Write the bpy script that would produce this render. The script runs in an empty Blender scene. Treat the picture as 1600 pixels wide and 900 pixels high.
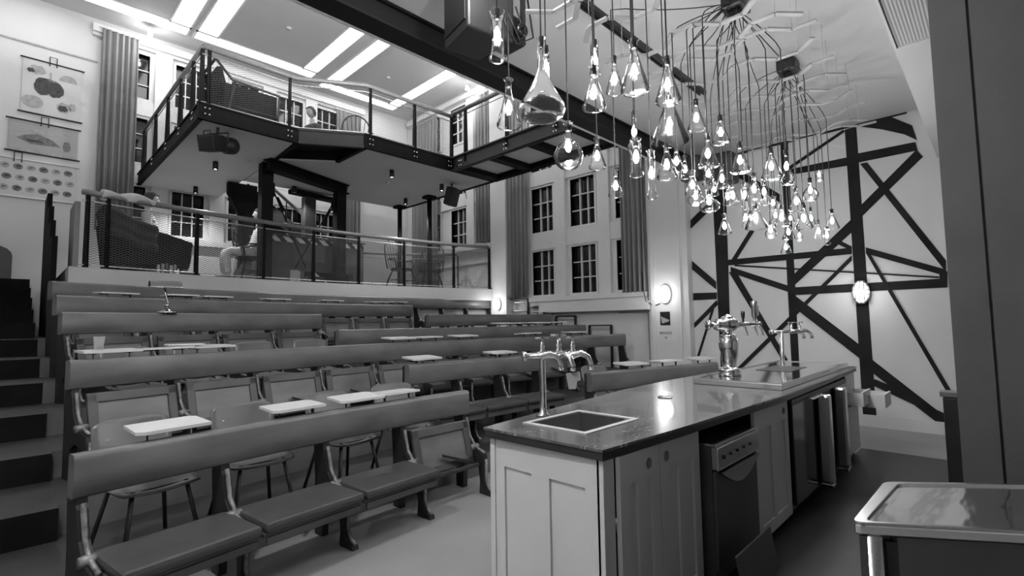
import bpy, bmesh, math, random
from mathutils import Vector, Matrix, Quaternion
from math import sin, cos, pi, radians as R_, atan2, sqrt
random.seed(7)
S = bpy.context.scene
COL = S.collection

# ------------------------------------------------------------------ camera
HC = 1.5
F_PX, PITCH, ROLL, YAW = 776.0, R_(3.96), R_(-.83), R_(44.4)
FWD = Vector((cos(YAW)*cos(PITCH), sin(YAW)*cos(PITCH), sin(PITCH)))
_rt = Vector((sin(YAW), -cos(YAW), 0)); _up = _rt.cross(FWD)
RGT = _rt*cos(ROLL) + _up*sin(ROLL); UPV = -_rt*sin(ROLL) + _up*cos(ROLL)
EYE = Vector((0, 0, HC))
cd = bpy.data.cameras.new('camera'); cam = bpy.data.objects.new('camera', cd); COL.objects.link(cam)
cd.sensor_width = 36; cd.lens = F_PX/1600*36; cd.clip_start = .05; cd.clip_end = 100
m = Matrix((( RGT.x, UPV.x, -FWD.x, 0), (RGT.y, UPV.y, -FWD.y, 0), (RGT.z, UPV.z, -FWD.z, HC), (0, 0, 0, 1)))
cam.matrix_world = m
S.camera = cam

# ------------------------------------------------------------------ world and exposure
w = bpy.data.worlds.new('night'); S.world = w; w.use_nodes = True
w.node_tree.nodes['Background'].inputs[0].default_value = (.02, .02, .02, 1)
w.node_tree.nodes['Background'].inputs[1].default_value = .3
S.view_settings.view_transform = 'Standard'; S.view_settings.look = 'None'
S.view_settings.exposure = 1.45; S.view_settings.gamma = 1.0; S.view_settings.use_curve_mapping = False
COVE_STRENGTH = 2.8      # ceiling light channels
FLASK_WATT = 2.3         # each flask lamp
BULB_STRENGTH = 30.0
REAR_FILL_WATT = 88.0  # ceiling lamps added behind the camera
DOWN_WATT = 34.0
UP_FILL_WATT = 260.0  # uplighters added to brighten the hall ceiling
HALL_WATT = 260.0        # track and pendant floods of the bar ceiling and hall
S.cycles.max_bounces = 8; S.cycles.diffuse_bounces = 4; S.cycles.glossy_bounces = 3
S.cycles.transparent_max_bounces = 24; S.cycles.transmission_bounces = 4
S.cycles.caustics_reflective = False; S.cycles.caustics_refractive = False
S.cycles.sample_clamp_indirect = 4.0

# ------------------------------------------------------------------ measured rays -> points on known planes
def ray(x, y): return FWD*F_PX + RGT*(x-800) + UPV*(450-y)
def onX(x, y, v): d = ray(x, y); return EYE + d*(v/d.x)
def onY(x, y, v): d = ray(x, y); return EYE + d*(v/d.y)
def onZ(x, y, v): d = ray(x, y); return EYE + d*((v-HC)/d.z)

# ------------------------------------------------------------------ materials
def mat(name, c, rough=.6, metal=0., var=.12, scale=6., bump=0., bscale=60., spec=.5, coat=0., stretch=None, c2=None, emis=None, es=0.):
    M = bpy.data.materials.new(name); M.use_nodes = True
    nt = M.node_tree; N = nt.nodes; L = nt.links; b = N['Principled BSDF']
    b.inputs['Roughness'].default_value = rough; b.inputs['Metallic'].default_value = metal
    b.inputs['Specular IOR Level'].default_value = spec
    b.inputs['Coat Weight'].default_value = coat
    tc = N.new('ShaderNodeTexCoord'); mp = N.new('ShaderNodeMapping'); L.new(tc.outputs['Object'], mp.inputs[0])
    if stretch: mp.inputs['Scale'].default_value = stretch
    n = N.new('ShaderNodeTexNoise'); n.inputs['Scale'].default_value = scale; n.inputs['Detail'].default_value = 6
    L.new(mp.outputs[0], n.inputs['Vector'])
    cr = N.new('ShaderNodeValToRGB'); cr.color_ramp.elements[0].position = .3; cr.color_ramp.elements[1].position = .7
    a = c*(1-var) if c2 is None else c2; d = c*(1+var)
    cr.color_ramp.elements[0].color = (a, a, a, 1); cr.color_ramp.elements[1].color = (d, d, d, 1)
    L.new(n.outputs['Fac'], cr.inputs[0]); L.new(cr.outputs[0], b.inputs['Base Color'])
    if bump:
        n2 = N.new('ShaderNodeTexNoise'); n2.inputs['Scale'].default_value = bscale; L.new(mp.outputs[0], n2.inputs['Vector'])
        bp = N.new('ShaderNodeBump'); bp.inputs['Strength'].default_value = bump; bp.inputs['Distance'].default_value = .01
        L.new(n2.outputs['Fac'], bp.inputs['Height']); L.new(bp.outputs[0], b.inputs['Normal'])
    if emis is not None:
        b.inputs['Emission Color'].default_value = (emis, emis, emis, 1); b.inputs['Emission Strength'].default_value = es
    return M
M = {}
M['wall'] = mat('wall_paint', .62, .75, var=.04, scale=1.2, bump=.05)
M['ceiling'] = mat('ceiling_paint', .56, .8, var=.03, scale=1.5)
M['ceiling_grey'] = mat('ceiling_panel_paint', .46, .8, var=.03, scale=1.5)
M['soffit'] = mat('deck_soffit', .62, .7, var=.05, scale=1.)
M['joinery'] = mat('window_joinery_paint', .66, .5, var=.03)
M['night'] = mat('night_glass', .012, .08, var=.3, spec=.5)
M['floor'] = mat('grey_linoleum', .27, .5, var=.16, scale=1.1, bump=.03)
M['mat'] = mat('rubber_mat', .02, .38, var=.35, scale=3., bump=.1)
M['tread'] = mat('tier_lino', .035, .55, var=.2, scale=3.)
M['tier_riser'] = mat('tier_riser_paint', .12, .6, var=.25, scale=3.)
M['deckfloor'] = mat('deck_lino', .26, .55, var=.1)
M['riser'] = mat('stair_black', .008, .75, var=.3, spec=.1)
M['stair'] = mat('stair_lino', .028, .5, var=.25, scale=3.)
M['wood'] = mat('worn_dark_wood', .135, .36, var=.2, scale=2., stretch=(1, 1, 3), c2=.09)
M['panelw'] = mat('seat_panel_wood', .065, .42, var=.3, scale=3., c2=.045)
M['iron'] = mat('chipped_cast_iron', .016, .5, var=.3, scale=14.)
M['wear'] = mat('worn_iron_edge', .16, .45, metal=.2, var=.6, scale=25.)
M['pad'] = mat('leather_pad', .05, .45, var=.12, scale=9., bump=.08, bscale=150)
M['ply'] = mat('moulded_plywood', .13, .3, var=.2, scale=2., c2=.10)
M['tablet'] = mat('white_writing_tablet', .6, .35, var=.04)
M['steel'] = mat('painted_steel', .007, .6, var=.25, scale=5., spec=.12)
M['steelg'] = mat('grey_painted_steel', .03, .5, var=.15, scale=5.)
M['beam'] = mat('beam_paint', .012, .6, var=.1, scale=3., spec=.2)
M['rail'] = mat('handrail_timber', .16, .33, var=.15, scale=8., stretch=(3, 3, 3))
M['wire'] = mat('rail_wire', .5, .35, metal=.6, var=.1)
M['mesh'] = mat('expanded_mesh', .07, .5, var=.2)
M['fascia'] = mat('deck_fascia_paint', .45, .6, var=.05, scale=2.)
M['cabinet'] = mat('cabinet_paint', .6, .45, var=.05, scale=2.)
M['slab'] = mat('slab_edge', .03, .35, var=.2)
M['chrome'] = mat('chrome', .75, .09, metal=1., var=.03)
M['brushed'] = mat('brushed_stainless', .62, .24, metal=1., var=.08, scale=4., stretch=(1, 30, 30))
M['table_steel'] = mat('stainless_top', .85, .13, metal=1., var=.05, scale=3., bump=.35, bscale=7., stretch=(.5, 2., 1))
M['tray'] = mat('tray_steel', .62, .10, metal=1., var=.05, scale=3., bump=.04, bscale=4.)
M['dark_steel'] = mat('dark_stainless', .13, .35, metal=.7, var=.12, scale=3.)
M['black'] = mat('black_plastic', .012, .4, var=.2)
M['blackgloss'] = mat('black_glass_door', .008, .12, var=.2)
M['speaker'] = mat('speaker_cabinet', .02, .5, var=.15, scale=8.)
M['mural'] = mat('mural_black', .02, .9, var=.3, scale=3., spec=.15)
M['pillar'] = mat('pillar_paint', .075, .6, var=.08, scale=5., bump=.08, bscale=90)
M['curtain'] = mat('curtain_cloth', .22, .85, var=.08, scale=3.)
M['paper'] = mat('chart_paper', .55, .7, var=.05, scale=3.)
M['paperg'] = mat('chart_paper_grey', .36, .7, var=.06, scale=3.)
M['ink'] = mat('chart_ink_grey', .16, .7, var=.45, scale=14.)
M['inkl'] = mat('chart_ink_pale', .36, .7, var=.2, scale=14.)
M['inkd'] = mat('chart_ink_dark', .05, .7, var=.5, scale=18.)
M['cord'] = mat('black_cord', .01, .6)
M['hex'] = mat('pale_hex_frame', .30, .5)
M['skin'] = mat('skin', .35, .55, var=.05)
M['hair'] = mat('dark_hair', .02, .6, var=.4, scale=60)
M['tee'] = mat('white_tshirt', .75, .8, var=.05, bump=.2, bscale=20)
M['trouser'] = mat('pale_trousers', .7, .8, var=.08, bump=.2, bscale=20)
M['darkcloth'] = mat('dark_clothing', .03, .85, var=.2, bump=.2, bscale=25)
M['cloth'] = mat('pale_cloth', .5, .85, var=.08, bump=.3, bscale=15)
M['uphol'] = mat('black_upholstery', .010, .8, var=.3, scale=20, spec=.15)
M['white'] = mat('white_gloss', .62, .4, var=.03)
M['deskgrey'] = mat('desk_panel_grey', .075, .55, var=.1)
M['brass'] = mat('polished_metal', .5, .18, metal=1., var=.1)
def emission(name, s):
    E = bpy.data.materials.new(name); E.use_nodes = True; nt = E.node_tree
    nt.nodes.remove(nt.nodes['Principled BSDF']); e = nt.nodes.new('ShaderNodeEmission')
    e.inputs[0].default_value = (1, 1, 1, 1); e.inputs[1].default_value = s
    nt.links.new(e.outputs[0], nt.nodes['Material Output'].inputs[0]); return E
M['cove'] = emission('cove_light', COVE_STRENGTH)
M['bulb'] = emission('filament_bulb', BULB_STRENGTH)
M['lamp'] = emission('frosted_lamp_glass', 1.6)
M['spot'] = emission('spot_lens', 14.)
def glass(name, tint=.97, gl=.95, haze=.02):
    G = bpy.data.materials.new(name); G.use_nodes = True; nt = G.node_tree; N = nt.nodes; L = nt.links
    N.remove(N['Principled BSDF'])
    t = N.new('ShaderNodeBsdfTransparent'); t.inputs[0].default_value = (tint, tint, tint, 1)
    g = N.new('ShaderNodeBsdfGlossy'); g.inputs['Roughness'].default_value = .05; g.inputs[0].default_value = (gl, gl, gl, 1)
    fr = N.new('ShaderNodeFresnel'); fr.inputs[0].default_value = 1.33
    no = N.new('ShaderNodeTexNoise'); no.inputs['Scale'].default_value = 14; bp = N.new('ShaderNodeBump')
    bp.inputs['Strength'].default_value = .15; bp.inputs['Distance'].default_value = .01
    L.new(no.outputs['Fac'], bp.inputs['Height']); L.new(bp.outputs[0], g.inputs['Normal']); L.new(bp.outputs[0], fr.inputs['Normal'])
    mx = N.new('ShaderNodeMixShader'); L.new(fr.outputs[0], mx.inputs[0]); L.new(t.outputs[0], mx.inputs[1]); L.new(g.outputs[0], mx.inputs[2])
    tr = N.new('ShaderNodeBsdfTranslucent'); tr.inputs[0].default_value = (1, 1, 1, 1); m2 = N.new('ShaderNodeMixShader'); m2.inputs[0].default_value = haze
    L.new(mx.outputs[0], m2.inputs[1]); L.new(tr.outputs[0], m2.inputs[2])
    L.new(m2.outputs[0], N['Material Output'].inputs[0]); return G
M['glass'] = glass('flask_glass', .995, 1., .0018)
M['cup'] = glass('cup_plastic', .93, 1., .3)
# worn bench top: dark oiled timber with pale scratches
def worktop():
    W = mat('worktop_timber', .12, .2, var=.3, scale=2.5, stretch=(1, 5, 1), c2=.07, coat=.3)
    nt = W.node_tree; N = nt.nodes; L = nt.links; b = N['Principled BSDF']
    cr = [n for n in N if n.type == 'VALTORGB'][0]
    tc = [n for n in N if n.type == 'TEX_COORD'][0]
    mp = N.new('ShaderNodeMapping'); mp.inputs['Scale'].default_value = (6, 18, 1); L.new(tc.outputs['Object'], mp.inputs[0])
    n1 = N.new('ShaderNodeTexNoise'); n1.inputs['Scale'].default_value = 5; n1.inputs['Detail'].default_value = 8; L.new(mp.outputs[0], n1.inputs['Vector'])
    n2 = N.new('ShaderNodeTexNoise'); n2.inputs['Scale'].default_value = 2.2; L.new(tc.outputs['Object'], n2.inputs['Vector'])
    r1 = N.new('ShaderNodeMapRange'); r1.inputs[1].default_value = .60; r1.inputs[2].default_value = .66; L.new(n1.outputs['Fac'], r1.inputs[0])
    r2 = N.new('ShaderNodeMapRange'); r2.inputs[1].default_value = .52; r2.inputs[2].default_value = .62; L.new(n2.outputs['Fac'], r2.inputs[0])
    mu = N.new('ShaderNodeMath'); mu.operation = 'MULTIPLY'; L.new(r1.outputs[0], mu.inputs[0]); L.new(r2.outputs[0], mu.inputs[1])
    mx = N.new('ShaderNodeMixRGB'); mx.inputs[2].default_value = (.42, .42, .42, 1); L.new(mu.outputs[0], mx.inputs[0]); L.new(cr.outputs[0], mx.inputs[1])
    L.new(mx.outputs[0], b.inputs['Base Color']); return W
M['top'] = worktop()
def striped():
    W = mat('hazard_tape', .5, .5); nt = W.node_tree; N = nt.nodes; L = nt.links; b = N['Principled BSDF']
    tc = [n for n in N if n.type == 'TEX_COORD'][0]
    wv = N.new('ShaderNodeTexWave'); wv.inputs['Scale'].default_value = 2.6; wv.bands_direction = 'DIAGONAL'
    L.new(tc.outputs['Object'], wv.inputs['Vector'])
    cr = N.new('ShaderNodeValToRGB'); cr.color_ramp.interpolation = 'CONSTANT'
    cr.color_ramp.elements[0].color = (.02, .02, .02, 1); cr.color_ramp.elements[1].position = .5; cr.color_ramp.elements[1].color = (.8, .8, .8, 1)
    L.new(wv.outputs['Fac'], cr.inputs[0]); L.new(cr.outputs[0], b.inputs['Base Color']); return W
M['tape'] = striped()

# ------------------------------------------------------------------ mesh builder
class MB:
    def __init__(s): s.v = []; s.f = []; s.sm = []
    def add(s, vs, fs, smooth=False, T=None):
        o = len(s.v)
        s.v += [(T @ Vector(p)) if T is not None else Vector(p) for p in vs]
        s.f += [tuple(o+i for i in f) for f in fs]; s.sm += [smooth]*len(fs); return s
    def box(s, x0, x1, y0, y1, z0, z1, T=None):
        v = [(x, y, z) for x in (x0, x1) for y in (y0, y1) for z in (z0, z1)]
        return s.add(v, [(0, 1, 3, 2), (4, 6, 7, 5), (0, 4, 5, 1), (2, 3, 7, 6), (0, 2, 6, 4), (1, 5, 7, 3)], False, T)
    def cbox(s, x0, x1, y0, y1, z0, z1, r=.01, T=None):   # chamfered box
        r = min(r, (x1-x0)/2.01, (y1-y0)/2.01, (z1-z0)/2.01)
        b = bmesh.new(); bmesh.ops.create_cube(b, size=1)
        for v in b.verts:
            v.co = Vector(((x0+x1)/2+v.co.x*(x1-x0), (y0+y1)/2+v.co.y*(y1-y0), (z0+z1)/2+v.co.z*(z1-z0)))
        bmesh.ops.bevel(b, geom=b.edges[:], offset=r, segments=2, affect='EDGES', profile=.6)
        b.verts.index_update()
        vs = [v.co.copy() for v in b.verts]; fs = [tuple(v.index for v in f.verts) for f in b.faces]; b.free()
        return s.add(vs, fs, False, T)
    def prism(s, poly, d, T=None, smooth=False):  # polygon (list of 3D pts) extruded by vector d
        n = len(poly); d = Vector(d); a = [Vector(p) for p in poly]; b_ = [p+d for p in a]
        fs = [tuple(range(n)), tuple(range(2*n-1, n-1, -1))] + [(i, i+n, (i+1) % n+n, (i+1) % n) for i in range(n)]
        return s.add(a+b_, fs, smooth, T)
    def tube(s, pts, r, n=8, cap=True, T=None, rs=None):
        pts = [Vector(p) for p in pts]; k = len(pts); vs = []; prev = None
        for i, p in enumerate(pts):
            t = (pts[min(i+1, k-1)]-pts[max(i-1, 0)]).normalized()
            if prev is None:
                a = Vector((0, 0, 1)) if abs(t.z) < .9 else Vector((1, 0, 0)); u = t.cross(a).normalized()
            else:
                u = (prev - t*prev.dot(t)).normalized()
            prev = u; wv = t.cross(u); rr = rs[i] if rs else r
            vs += [p+(u*cos(2*pi*j/n)+wv*sin(2*pi*j/n))*rr for j in range(n)]
        fs = [(i*n+j, i*n+(j+1) % n, (i+1)*n+(j+1) % n, (i+1)*n+j) for i in range(k-1) for j in range(n)]
        if cap: fs += [tuple(range(n-1, -1, -1)), tuple((k-1)*n+j for j in range(n))]
        return s.add(vs, fs, True, T)
    def lathe(s, prof, n=20, T=None, c=(0, 0, 0), cap=False):   # prof [(r,z)]
        vs = []; k = len(prof); c = Vector(c)
        for r, z in prof: vs += [c+Vector((r*cos(2*pi*j/n), r*sin(2*pi*j/n), z)) for j in range(n)]
        fs = [(i*n+j, i*n+(j+1) % n, (i+1)*n+(j+1) % n, (i+1)*n+j) for i in range(k-1) for j in range(n)]
        if cap: fs += [tuple(range(n-1, -1, -1)), tuple((k-1)*n+j for j in range(n))]
        return s.add(vs, fs, True, T)
    def bar(s, a, b, w, h, up=(0, 0, 1)):     # rectangular bar between two points
        a = Vector(a); b = Vector(b); t = (b-a).normalized(); u = Vector(up)
        if abs(t.dot(u)) > .98: u = Vector((1, 0, 0))
        sd = t.cross(u).normalized(); u = sd.cross(t)
        q = [sd*w/2+u*h/2, -sd*w/2+u*h/2, -sd*w/2-u*h/2, sd*w/2-u*h/2]
        return s.add([a+x for x in q]+[b+x for x in q], [(0, 1, 2, 3), (7, 6, 5, 4)]+[(i, i+4, (i+1) % 4+4, (i+1) % 4) for i in range(4)])
    def sweep(s, prof, frames, cap=True, smooth=True):   # prof [(v,z)], frames [(origin, vdir)]
        n = len(prof); vs = []
        for o, vd in frames: vs += [o+vd*a+Vector((0, 0, b)) for a, b in prof]
        k = len(frames)
        fs = [(i*n+j, (i+1)*n+j, (i+1)*n+(j+1) % n, i*n+(j+1) % n) for i in range(k-1) for j in range(n)]
        s.add(vs, fs, smooth)
        if cap: s.add(vs[:n]+vs[-n:], [tuple(range(n)), tuple(range(2*n-1, n-1, -1))])
        return s
    def mesh(s, name, T=None):
        me = bpy.data.meshes.new(name); me.from_pydata([tuple((T @ p) if T is not None else p) for p in s.v], [], s.f); me.update()
        me.polygons.foreach_set('use_smooth', s.sm)
        b = bmesh.new(); b.from_mesh(me); bmesh.ops.recalc_face_normals(b, faces=b.faces[:]); b.to_mesh(me); b.free()
        return me
def pmw(o):   # world matrix of an unevaluated parent chain
    m = Matrix.Translation(o.location) @ o.rotation_euler.to_matrix().to_4x4() if o.rotation_mode != 'QUATERNION' else Matrix.Translation(o.location)
    m = m @ Matrix.Diagonal((*o.scale, 1))
    return (pmw(o.parent) @ m) if o.parent else m
def part(name, mb, m, parent=None, world=True, label=None, bevel=0):
    """one mesh object; the builder's vertices are world coordinates unless world=False"""
    T = None
    if parent and world: T = pmw(parent).inverted()
    if parent is None:    # top-level mesh: origin at the base centre
        xs = [p.x for p in mb.v]; ys = [p.y for p in mb.v]; zs = [p.z for p in mb.v]
        c = Vector(((min(xs)+max(xs))/2, (min(ys)+max(ys))/2, min(zs))); T = Matrix.Translation(-c)
    me = mb.mesh(name, T); me.materials.append(M[m]); o = bpy.data.objects.new(name, me); COL.objects.link(o)
    if parent: o.parent = parent
    else: o.location = c
    if label: o['label'] = label
    if bevel:
        b = o.modifiers.new('bevel', 'BEVEL'); b.width = bevel; b.segments = 2; b.limit_method = 'ANGLE'; b.angle_limit = R_(50)
    return o
def tag(o, label, cat, group=None):
    o['label'] = label; o['category'] = cat
    if group: o['group'] = group
    return o
def thing(name, label, cat, loc=(0, 0, 0), rz=0, group=None):
    o = bpy.data.objects.new(name, None); COL.objects.link(o); o.location = loc; o.rotation_euler = (0, 0, rz)
    o.empty_display_size = .1
    return tag(o, label, cat, group)
def struct(name, mb, m): o = part(name, mb, m); o['kind'] = 'structure'; return o
def copy_tree(o, parent=None):
    c = o.copy(); COL.objects.link(c)
    if parent: c.parent = parent
    for ch in [x for x in COL.objects if x.parent == o]: copy_tree(ch, c)
    return c
def light(name, loc, watt, radius=.04, parent=None, kind='POINT', rot=None, spot=None, size=None):
    l = bpy.data.lights.new(name, kind); l.energy = watt
    if kind == 'POINT': l.shadow_soft_size = radius
    if kind == 'SPOT': l.spot_size = spot or R_(100); l.spot_blend = .6; l.shadow_soft_size = radius
    if kind == 'AREA': l.shape = 'RECTANGLE'; l.size, l.size_y = size
    o = bpy.data.objects.new(name, l); COL.objects.link(o)
    if parent: o.parent = parent; o.location = pmw(parent).inverted() @ Vector(loc)
    else: o.location = loc
    if rot: o.rotation_euler = rot
    return o
ORD = ['zeroth', 'first', 'second', 'third', 'fourth', 'fifth', 'sixth', 'seventh', 'eighth', 'ninth', 'tenth', 'eleventh', 'twelfth', 'thirteenth',
       'fourteenth', 'fifteenth', 'sixteenth', 'seventeenth', 'eighteenth', 'nineteenth', 'twentieth', 'twenty-first', 'twenty-second', 'twenty-third',
       'twenty-fourth', 'twenty-fifth', 'twenty-sixth', 'twenty-seventh', 'twenty-eighth', 'twenty-ninth', 'thirtieth', 'thirty-first', 'thirty-second', 'thirty-third', 'thirty-fourth', 'thirty-fifth']

# ================================================================== THE ROOM
XW, YB, ZC, ZL = 8.4, 12.6, 7.7, 4.25     # window wall, back wall, hall ceiling, bar ceiling
XL, YF = -1.6, -3.2
def wall_x(x0, x1, y0, y1, z0, z1, holes):   # wall in the Y-Z plane with rectangular holes (ya,yb,za,zb)
    b = MB(); ys = sorted({y0, y1, *[h[0] for h in holes], *[h[1] for h in holes]}); zs = sorted({z0, z1, *[h[2] for h in holes], *[h[3] for h in holes]})
    for a, c in zip(ys, ys[1:]):
        run = None
        for p, q in zip(zs, zs[1:]):
            hole = any(h[0] <= a+1e-6 and c-1e-6 <= h[1] and h[2] <= p+1e-6 and q-1e-6 <= h[3] for h in holes)
            if hole:
                if run: b.box(x0, x1, a, c, *run); run = None
            else: run = (run[0], q) if run else (p, q)
        if run: b.box(x0, x1, a, c, *run)
    return b
RW_ROWS = [(2.1, 3.08), (3.52, 4.53), (4.93, 5.92), (6.35, 7.33)]
right_cols = [7.23, 6.12, 5.0]; right_cols2 = [10.17, 9.05, 11.29]
rh = []
for c in right_cols: rh += [(c-.31, c+.31, a, b) for a, b in RW_ROWS]
for c in right_cols2: rh += [(c-.31, c+.31, a, b) for a, b in RW_ROWS[1:]]
struct('wall_right', wall_x(XW, XW+.3, YF, YB+.3, 0, ZC+.3, rh), 'wall')
back_cols = [1.65, 2.72, 3.82, 4.9, 5.85]
BW_ROWS = [(3.47, 4.42), (4.93, 5.87), (6.3, 7.25)]
bh = [(c-.3, c+.3, a, b) for c in back_cols for a, b in BW_ROWS]
_b = wall_x(YB, YB+.3, XL, XW, 0, ZC+.3, bh)
for v in _b.v: v.x, v.y = v.y, v.x
struct('wall_back', _b, 'wall')
struct('wall_left', MB().box(XL-.2, XL, YF, YB+.3, 0, ZC+.3), 'wall')
struct('wall_front', MB().box(XL, XW, YF-.2, YF, 0, ZC+.3), 'wall')
struct('floor', MB().box(XL, XW, YF, YB, -.2, 0), 'floor')
struct('ceiling', MB().box(XL, XW+.3, 3.62, YB+.3, ZC, ZC+.3), 'ceiling')
struct('ceiling.001', MB().box(XL, XW, YF, 3.595, ZL, ZL+.3), 'ceiling').name = 'ceiling_bar'
struct('trim_1', MB().box(XL, XW, 3.665, 3.76, ZL+.04, ZC), 'wall')           # bulkhead wall above the steel beam
struct('trim_2', MB().box(XL, XW, 6.9, 8.45, ZC-.16, ZC), 'ceiling')          # downstand along the hall ceiling
b = MB(); b.box(XL, XW-.01, YF, .46, 3.55, ZL); struct('trim_3', b, 'wall')  # lower bulkhead carrying the vent
# cornices and picture rail
struct('trim_4', MB().box(1.0, 6.9, YB-.14, YB, 7.40, 7.55).box(1.0, 6.9, YB-.08, YB, 7.34, 7.40), 'joinery')
struct('trim_5', MB().box(XW-.14, XW, 8.9, YB-.14, 7.42, 7.55), 'joinery')
struct('trim_6', MB().box(XL, 1.1, YB-.02, YB, 6.80, 6.83), 'inkl')
struct('baseboard_right', MB().box(XW-.03, XW, YF, 4.0, 0, .16), 'wall')
struct('trim_7', MB().box(XW-.16, XW, 4.62, 7.55, 1.95, 2.04).box(XW-.22, XW, 4.55, 7.2, 1.70, 1.86).box(XW-.10, XW, 4.62, 7.55, 1.86, 1.95), 'joinery')
struct('trim_8', MB().box(XW-.16, XW, 8.8, YB-.1, 3.36, 3.46).box(XW-.08, XW, 8.8, YB-.1, 3.0, 3.06), 'joinery')
struct('trim_9', MB().box(1.3, 6.2, YB-.12, YB, 3.28, 3.40), 'joinery')
# pilasters
struct('trim_10', MB().box(XW-.18, XW, 3.80, 4.55, 0, ZC).box(XW-.21, XW, 4.42, 4.50, 0, ZC).box(XW-.21, XW, 3.93, 4.0, 0, ZC), 'wall')
struct('trim_11', MB().box(XW-.22, XW, 8.2, 8.72, 0, ZC), 'wall')
_b = MB()
for c in (6.67, 5.56): _b.box(XW-.09, XW, c-.14, c+.14, 2.04, ZC)
_b.box(XW-.05, XW, 4.62, 7.56, 3.12, 3.46); _b.box(XW-.05, XW, 4.62, 7.56, 4.58, 4.88); _b.box(XW-.05, XW, 4.62, 7.56, 5.96, 6.3)
for c in (9.61,): _b.box(XW-.09, XW, c-.14, c+.14, 3.46, ZC-.3)
_b.box(XW-.05, XW, 9.2, 10.9, 4.58, 4.88)
struct('trim_12', _b, 'joinery')
_b = MB()
for c in (2.19, 3.27, 4.36, 5.4): _b.box(c-.15, c+.15, YB-.09, YB, 3.4, 7.36)
_b.box(1.3, 6.2, YB-.05, YB, 4.48, 4.86); _b.box(1.3, 6.2, YB-.05, YB, 5.93, 6.24)
struct('trim_13', _b, 'joinery')
# windows
wn = 0
def window(axis, c, a, b_):
    """steel sash of three by three panes set into the wall opening"""
    global wn; wn += 1
    fr = MB(); gl = MB(); w_ = .31 if axis == 'x' else .3
    def bx(mb, u0, u1, d0, d1, z0, z1):
        if axis == 'x': mb.box(XW+d0, XW+d1, u0, u1, z0, z1)
        else: mb.box(u0, u1, YB+d0, YB+d1, z0, z1)
    bx(gl, c-w_, c+w_, .10, .12, a, b_)
    t = .022
    bx(fr, c-w_-.05, c-w_, -.02, .10, a-.05, b_+.05); bx(fr, c+w_, c+w_+.05, -.02, .10, a-.05, b_+.05)
    bx(fr, c-w_, c+w_, -.02, .10, a-.05, a); bx(fr, c-w_, c+w_, -.02, .10, b_, b_+.05)
    for i in (1, 2):
        u = c-w_+2*w_*i/3; bx(fr, u-t/2, u+t/2, .05, .098, a, b_)
        z = a+(b_-a)*i/3; bx(fr, c-w_, c+w_, .055, .096, z-t/2, z+t/2)
    o = part('window_%d' % wn, fr, 'joinery'); o['kind'] = 'structure'
    part('pane', gl, 'night', o)
for c in right_cols:
    for a, b_ in RW_ROWS: window('x', c, a, b_)
for c in right_cols2:
    for a, b_ in RW_ROWS[1:]: window('x', c, a, b_)
for c in back_cols:
    for a, b_ in BW_ROWS: window('y', c, a, b_)

# ceiling light channels, each a trough with a bright diffuser (U shaped around the ceiling rafts)
def cove(segs, label):
    o = thing('ceiling_light', label, 'ceiling light', (segs[0][0], segs[0][2], ZC))
    d = MB(); f = MB()
    for x0, x1, y0, y1 in segs:
        d.box(x0, x1, y0, y1, ZC-.012, ZC-.002)
        for a in ((x0-.035, x0, y0-.035, y1+.035), (x1, x1+.035, y0-.035, y1+.035), (x0, x1, y0-.035, y0), (x0, x1, y1, y1+.035)): f.box(*a, ZC-.03, ZC)
    part('diffuser', d, 'cove', o); part('trim_frame', f, 'joinery', o)
cove([(-1.3, 2.45, 11.62, 11.95), (2.12, 2.45, 8.7, 11.62)], 'bright L-shaped ceiling light channel above the wall charts')
cove([(2.6, 2.95, 8.7, 11.62), (2.6, 5.12, 11.62, 11.95), (4.8, 5.12, 8.7, 11.62)], 'bright U-shaped ceiling light channel above the upper deck armchair')
cove([(5.45, 5.75, 8.7, 11.9), (5.45, 7.62, 11.9, 12.2), (7.32, 7.62, 8.9, 11.9)], 'bright U-shaped ceiling light channel near the window corner')
b = MB(); b.box(2.99, 4.76, 8.7, 11.58, ZC-.02, ZC-.001); b.box(5.79, 7.28, 8.7, 11.86, ZC-.02, ZC-.001); b.box(-1.3, 2.08, 8.7, 11.58, ZC-.02, ZC-.001)
struct('ceiling_raft', b, 'ceiling_grey').name = 'trim_14'
for x, y in ((3.9, 10.2), (6.5, 10.6)):
    tag(part('smoke_detector', MB().lathe([(0, 0), (.05, 0), (.055, .03), (.0, .031)], c=(x, y, ZC-.052)), 'white'),
        'small round white smoke detector on the ceiling panel %s' % ('above the armchair' if x < 5 else 'nearest the window corner'), 'smoke detector')

# vent grille in the bar bulkhead
o = thing('vent_grille', 'large perforated white air vent grille in the bar ceiling', 'vent', (4.0, .25, 3.55))
fr = MB(); sl = MB(); bk = MB(); vx0, vx1, vy0, vy1 = 2.9, 4.66, -.75, .44
bk.box(vx0, vx1, vy0, vy1, 3.543, 3.549)
fr.box(vx0-.03, vx1+.03, vy1, vy1+.012, 3.53, 3.55); fr.box(vx1, vx1+.03, vy0, vy1, 3.53, 3.55); fr.box(vx0-.03, vx0, vy0, vy1, 3.53, 3.55); fr.box(vx0-.03, vx1+.03, vy0-.03, vy0, 3.53, 3.55)
n = 28
n = 60
for i in range(n): y = vy0+(vy1-vy0)*(i+.5)/n; sl.box(vx0, vx1, y-.0045, y+.0045, 3.540, 3.543)
for i in range(110): x = vx0+(vx1-vx0)*(i+.5)/110; sl.box(x-.003, x+.003, vy0, vy1, 3.5405, 3.543)
part('backing', bk, 'black', o); part('frame', fr, 'white', o); part('louvre', sl, 'white', o)

# floor covering behind the bar
tag(part('rubber_mat', MB().box(1.3, 6.9, -3.0, 1.22, 0, .012), 'mat'), 'dark rubber floor mat running behind the bar counter', 'mat')

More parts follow.
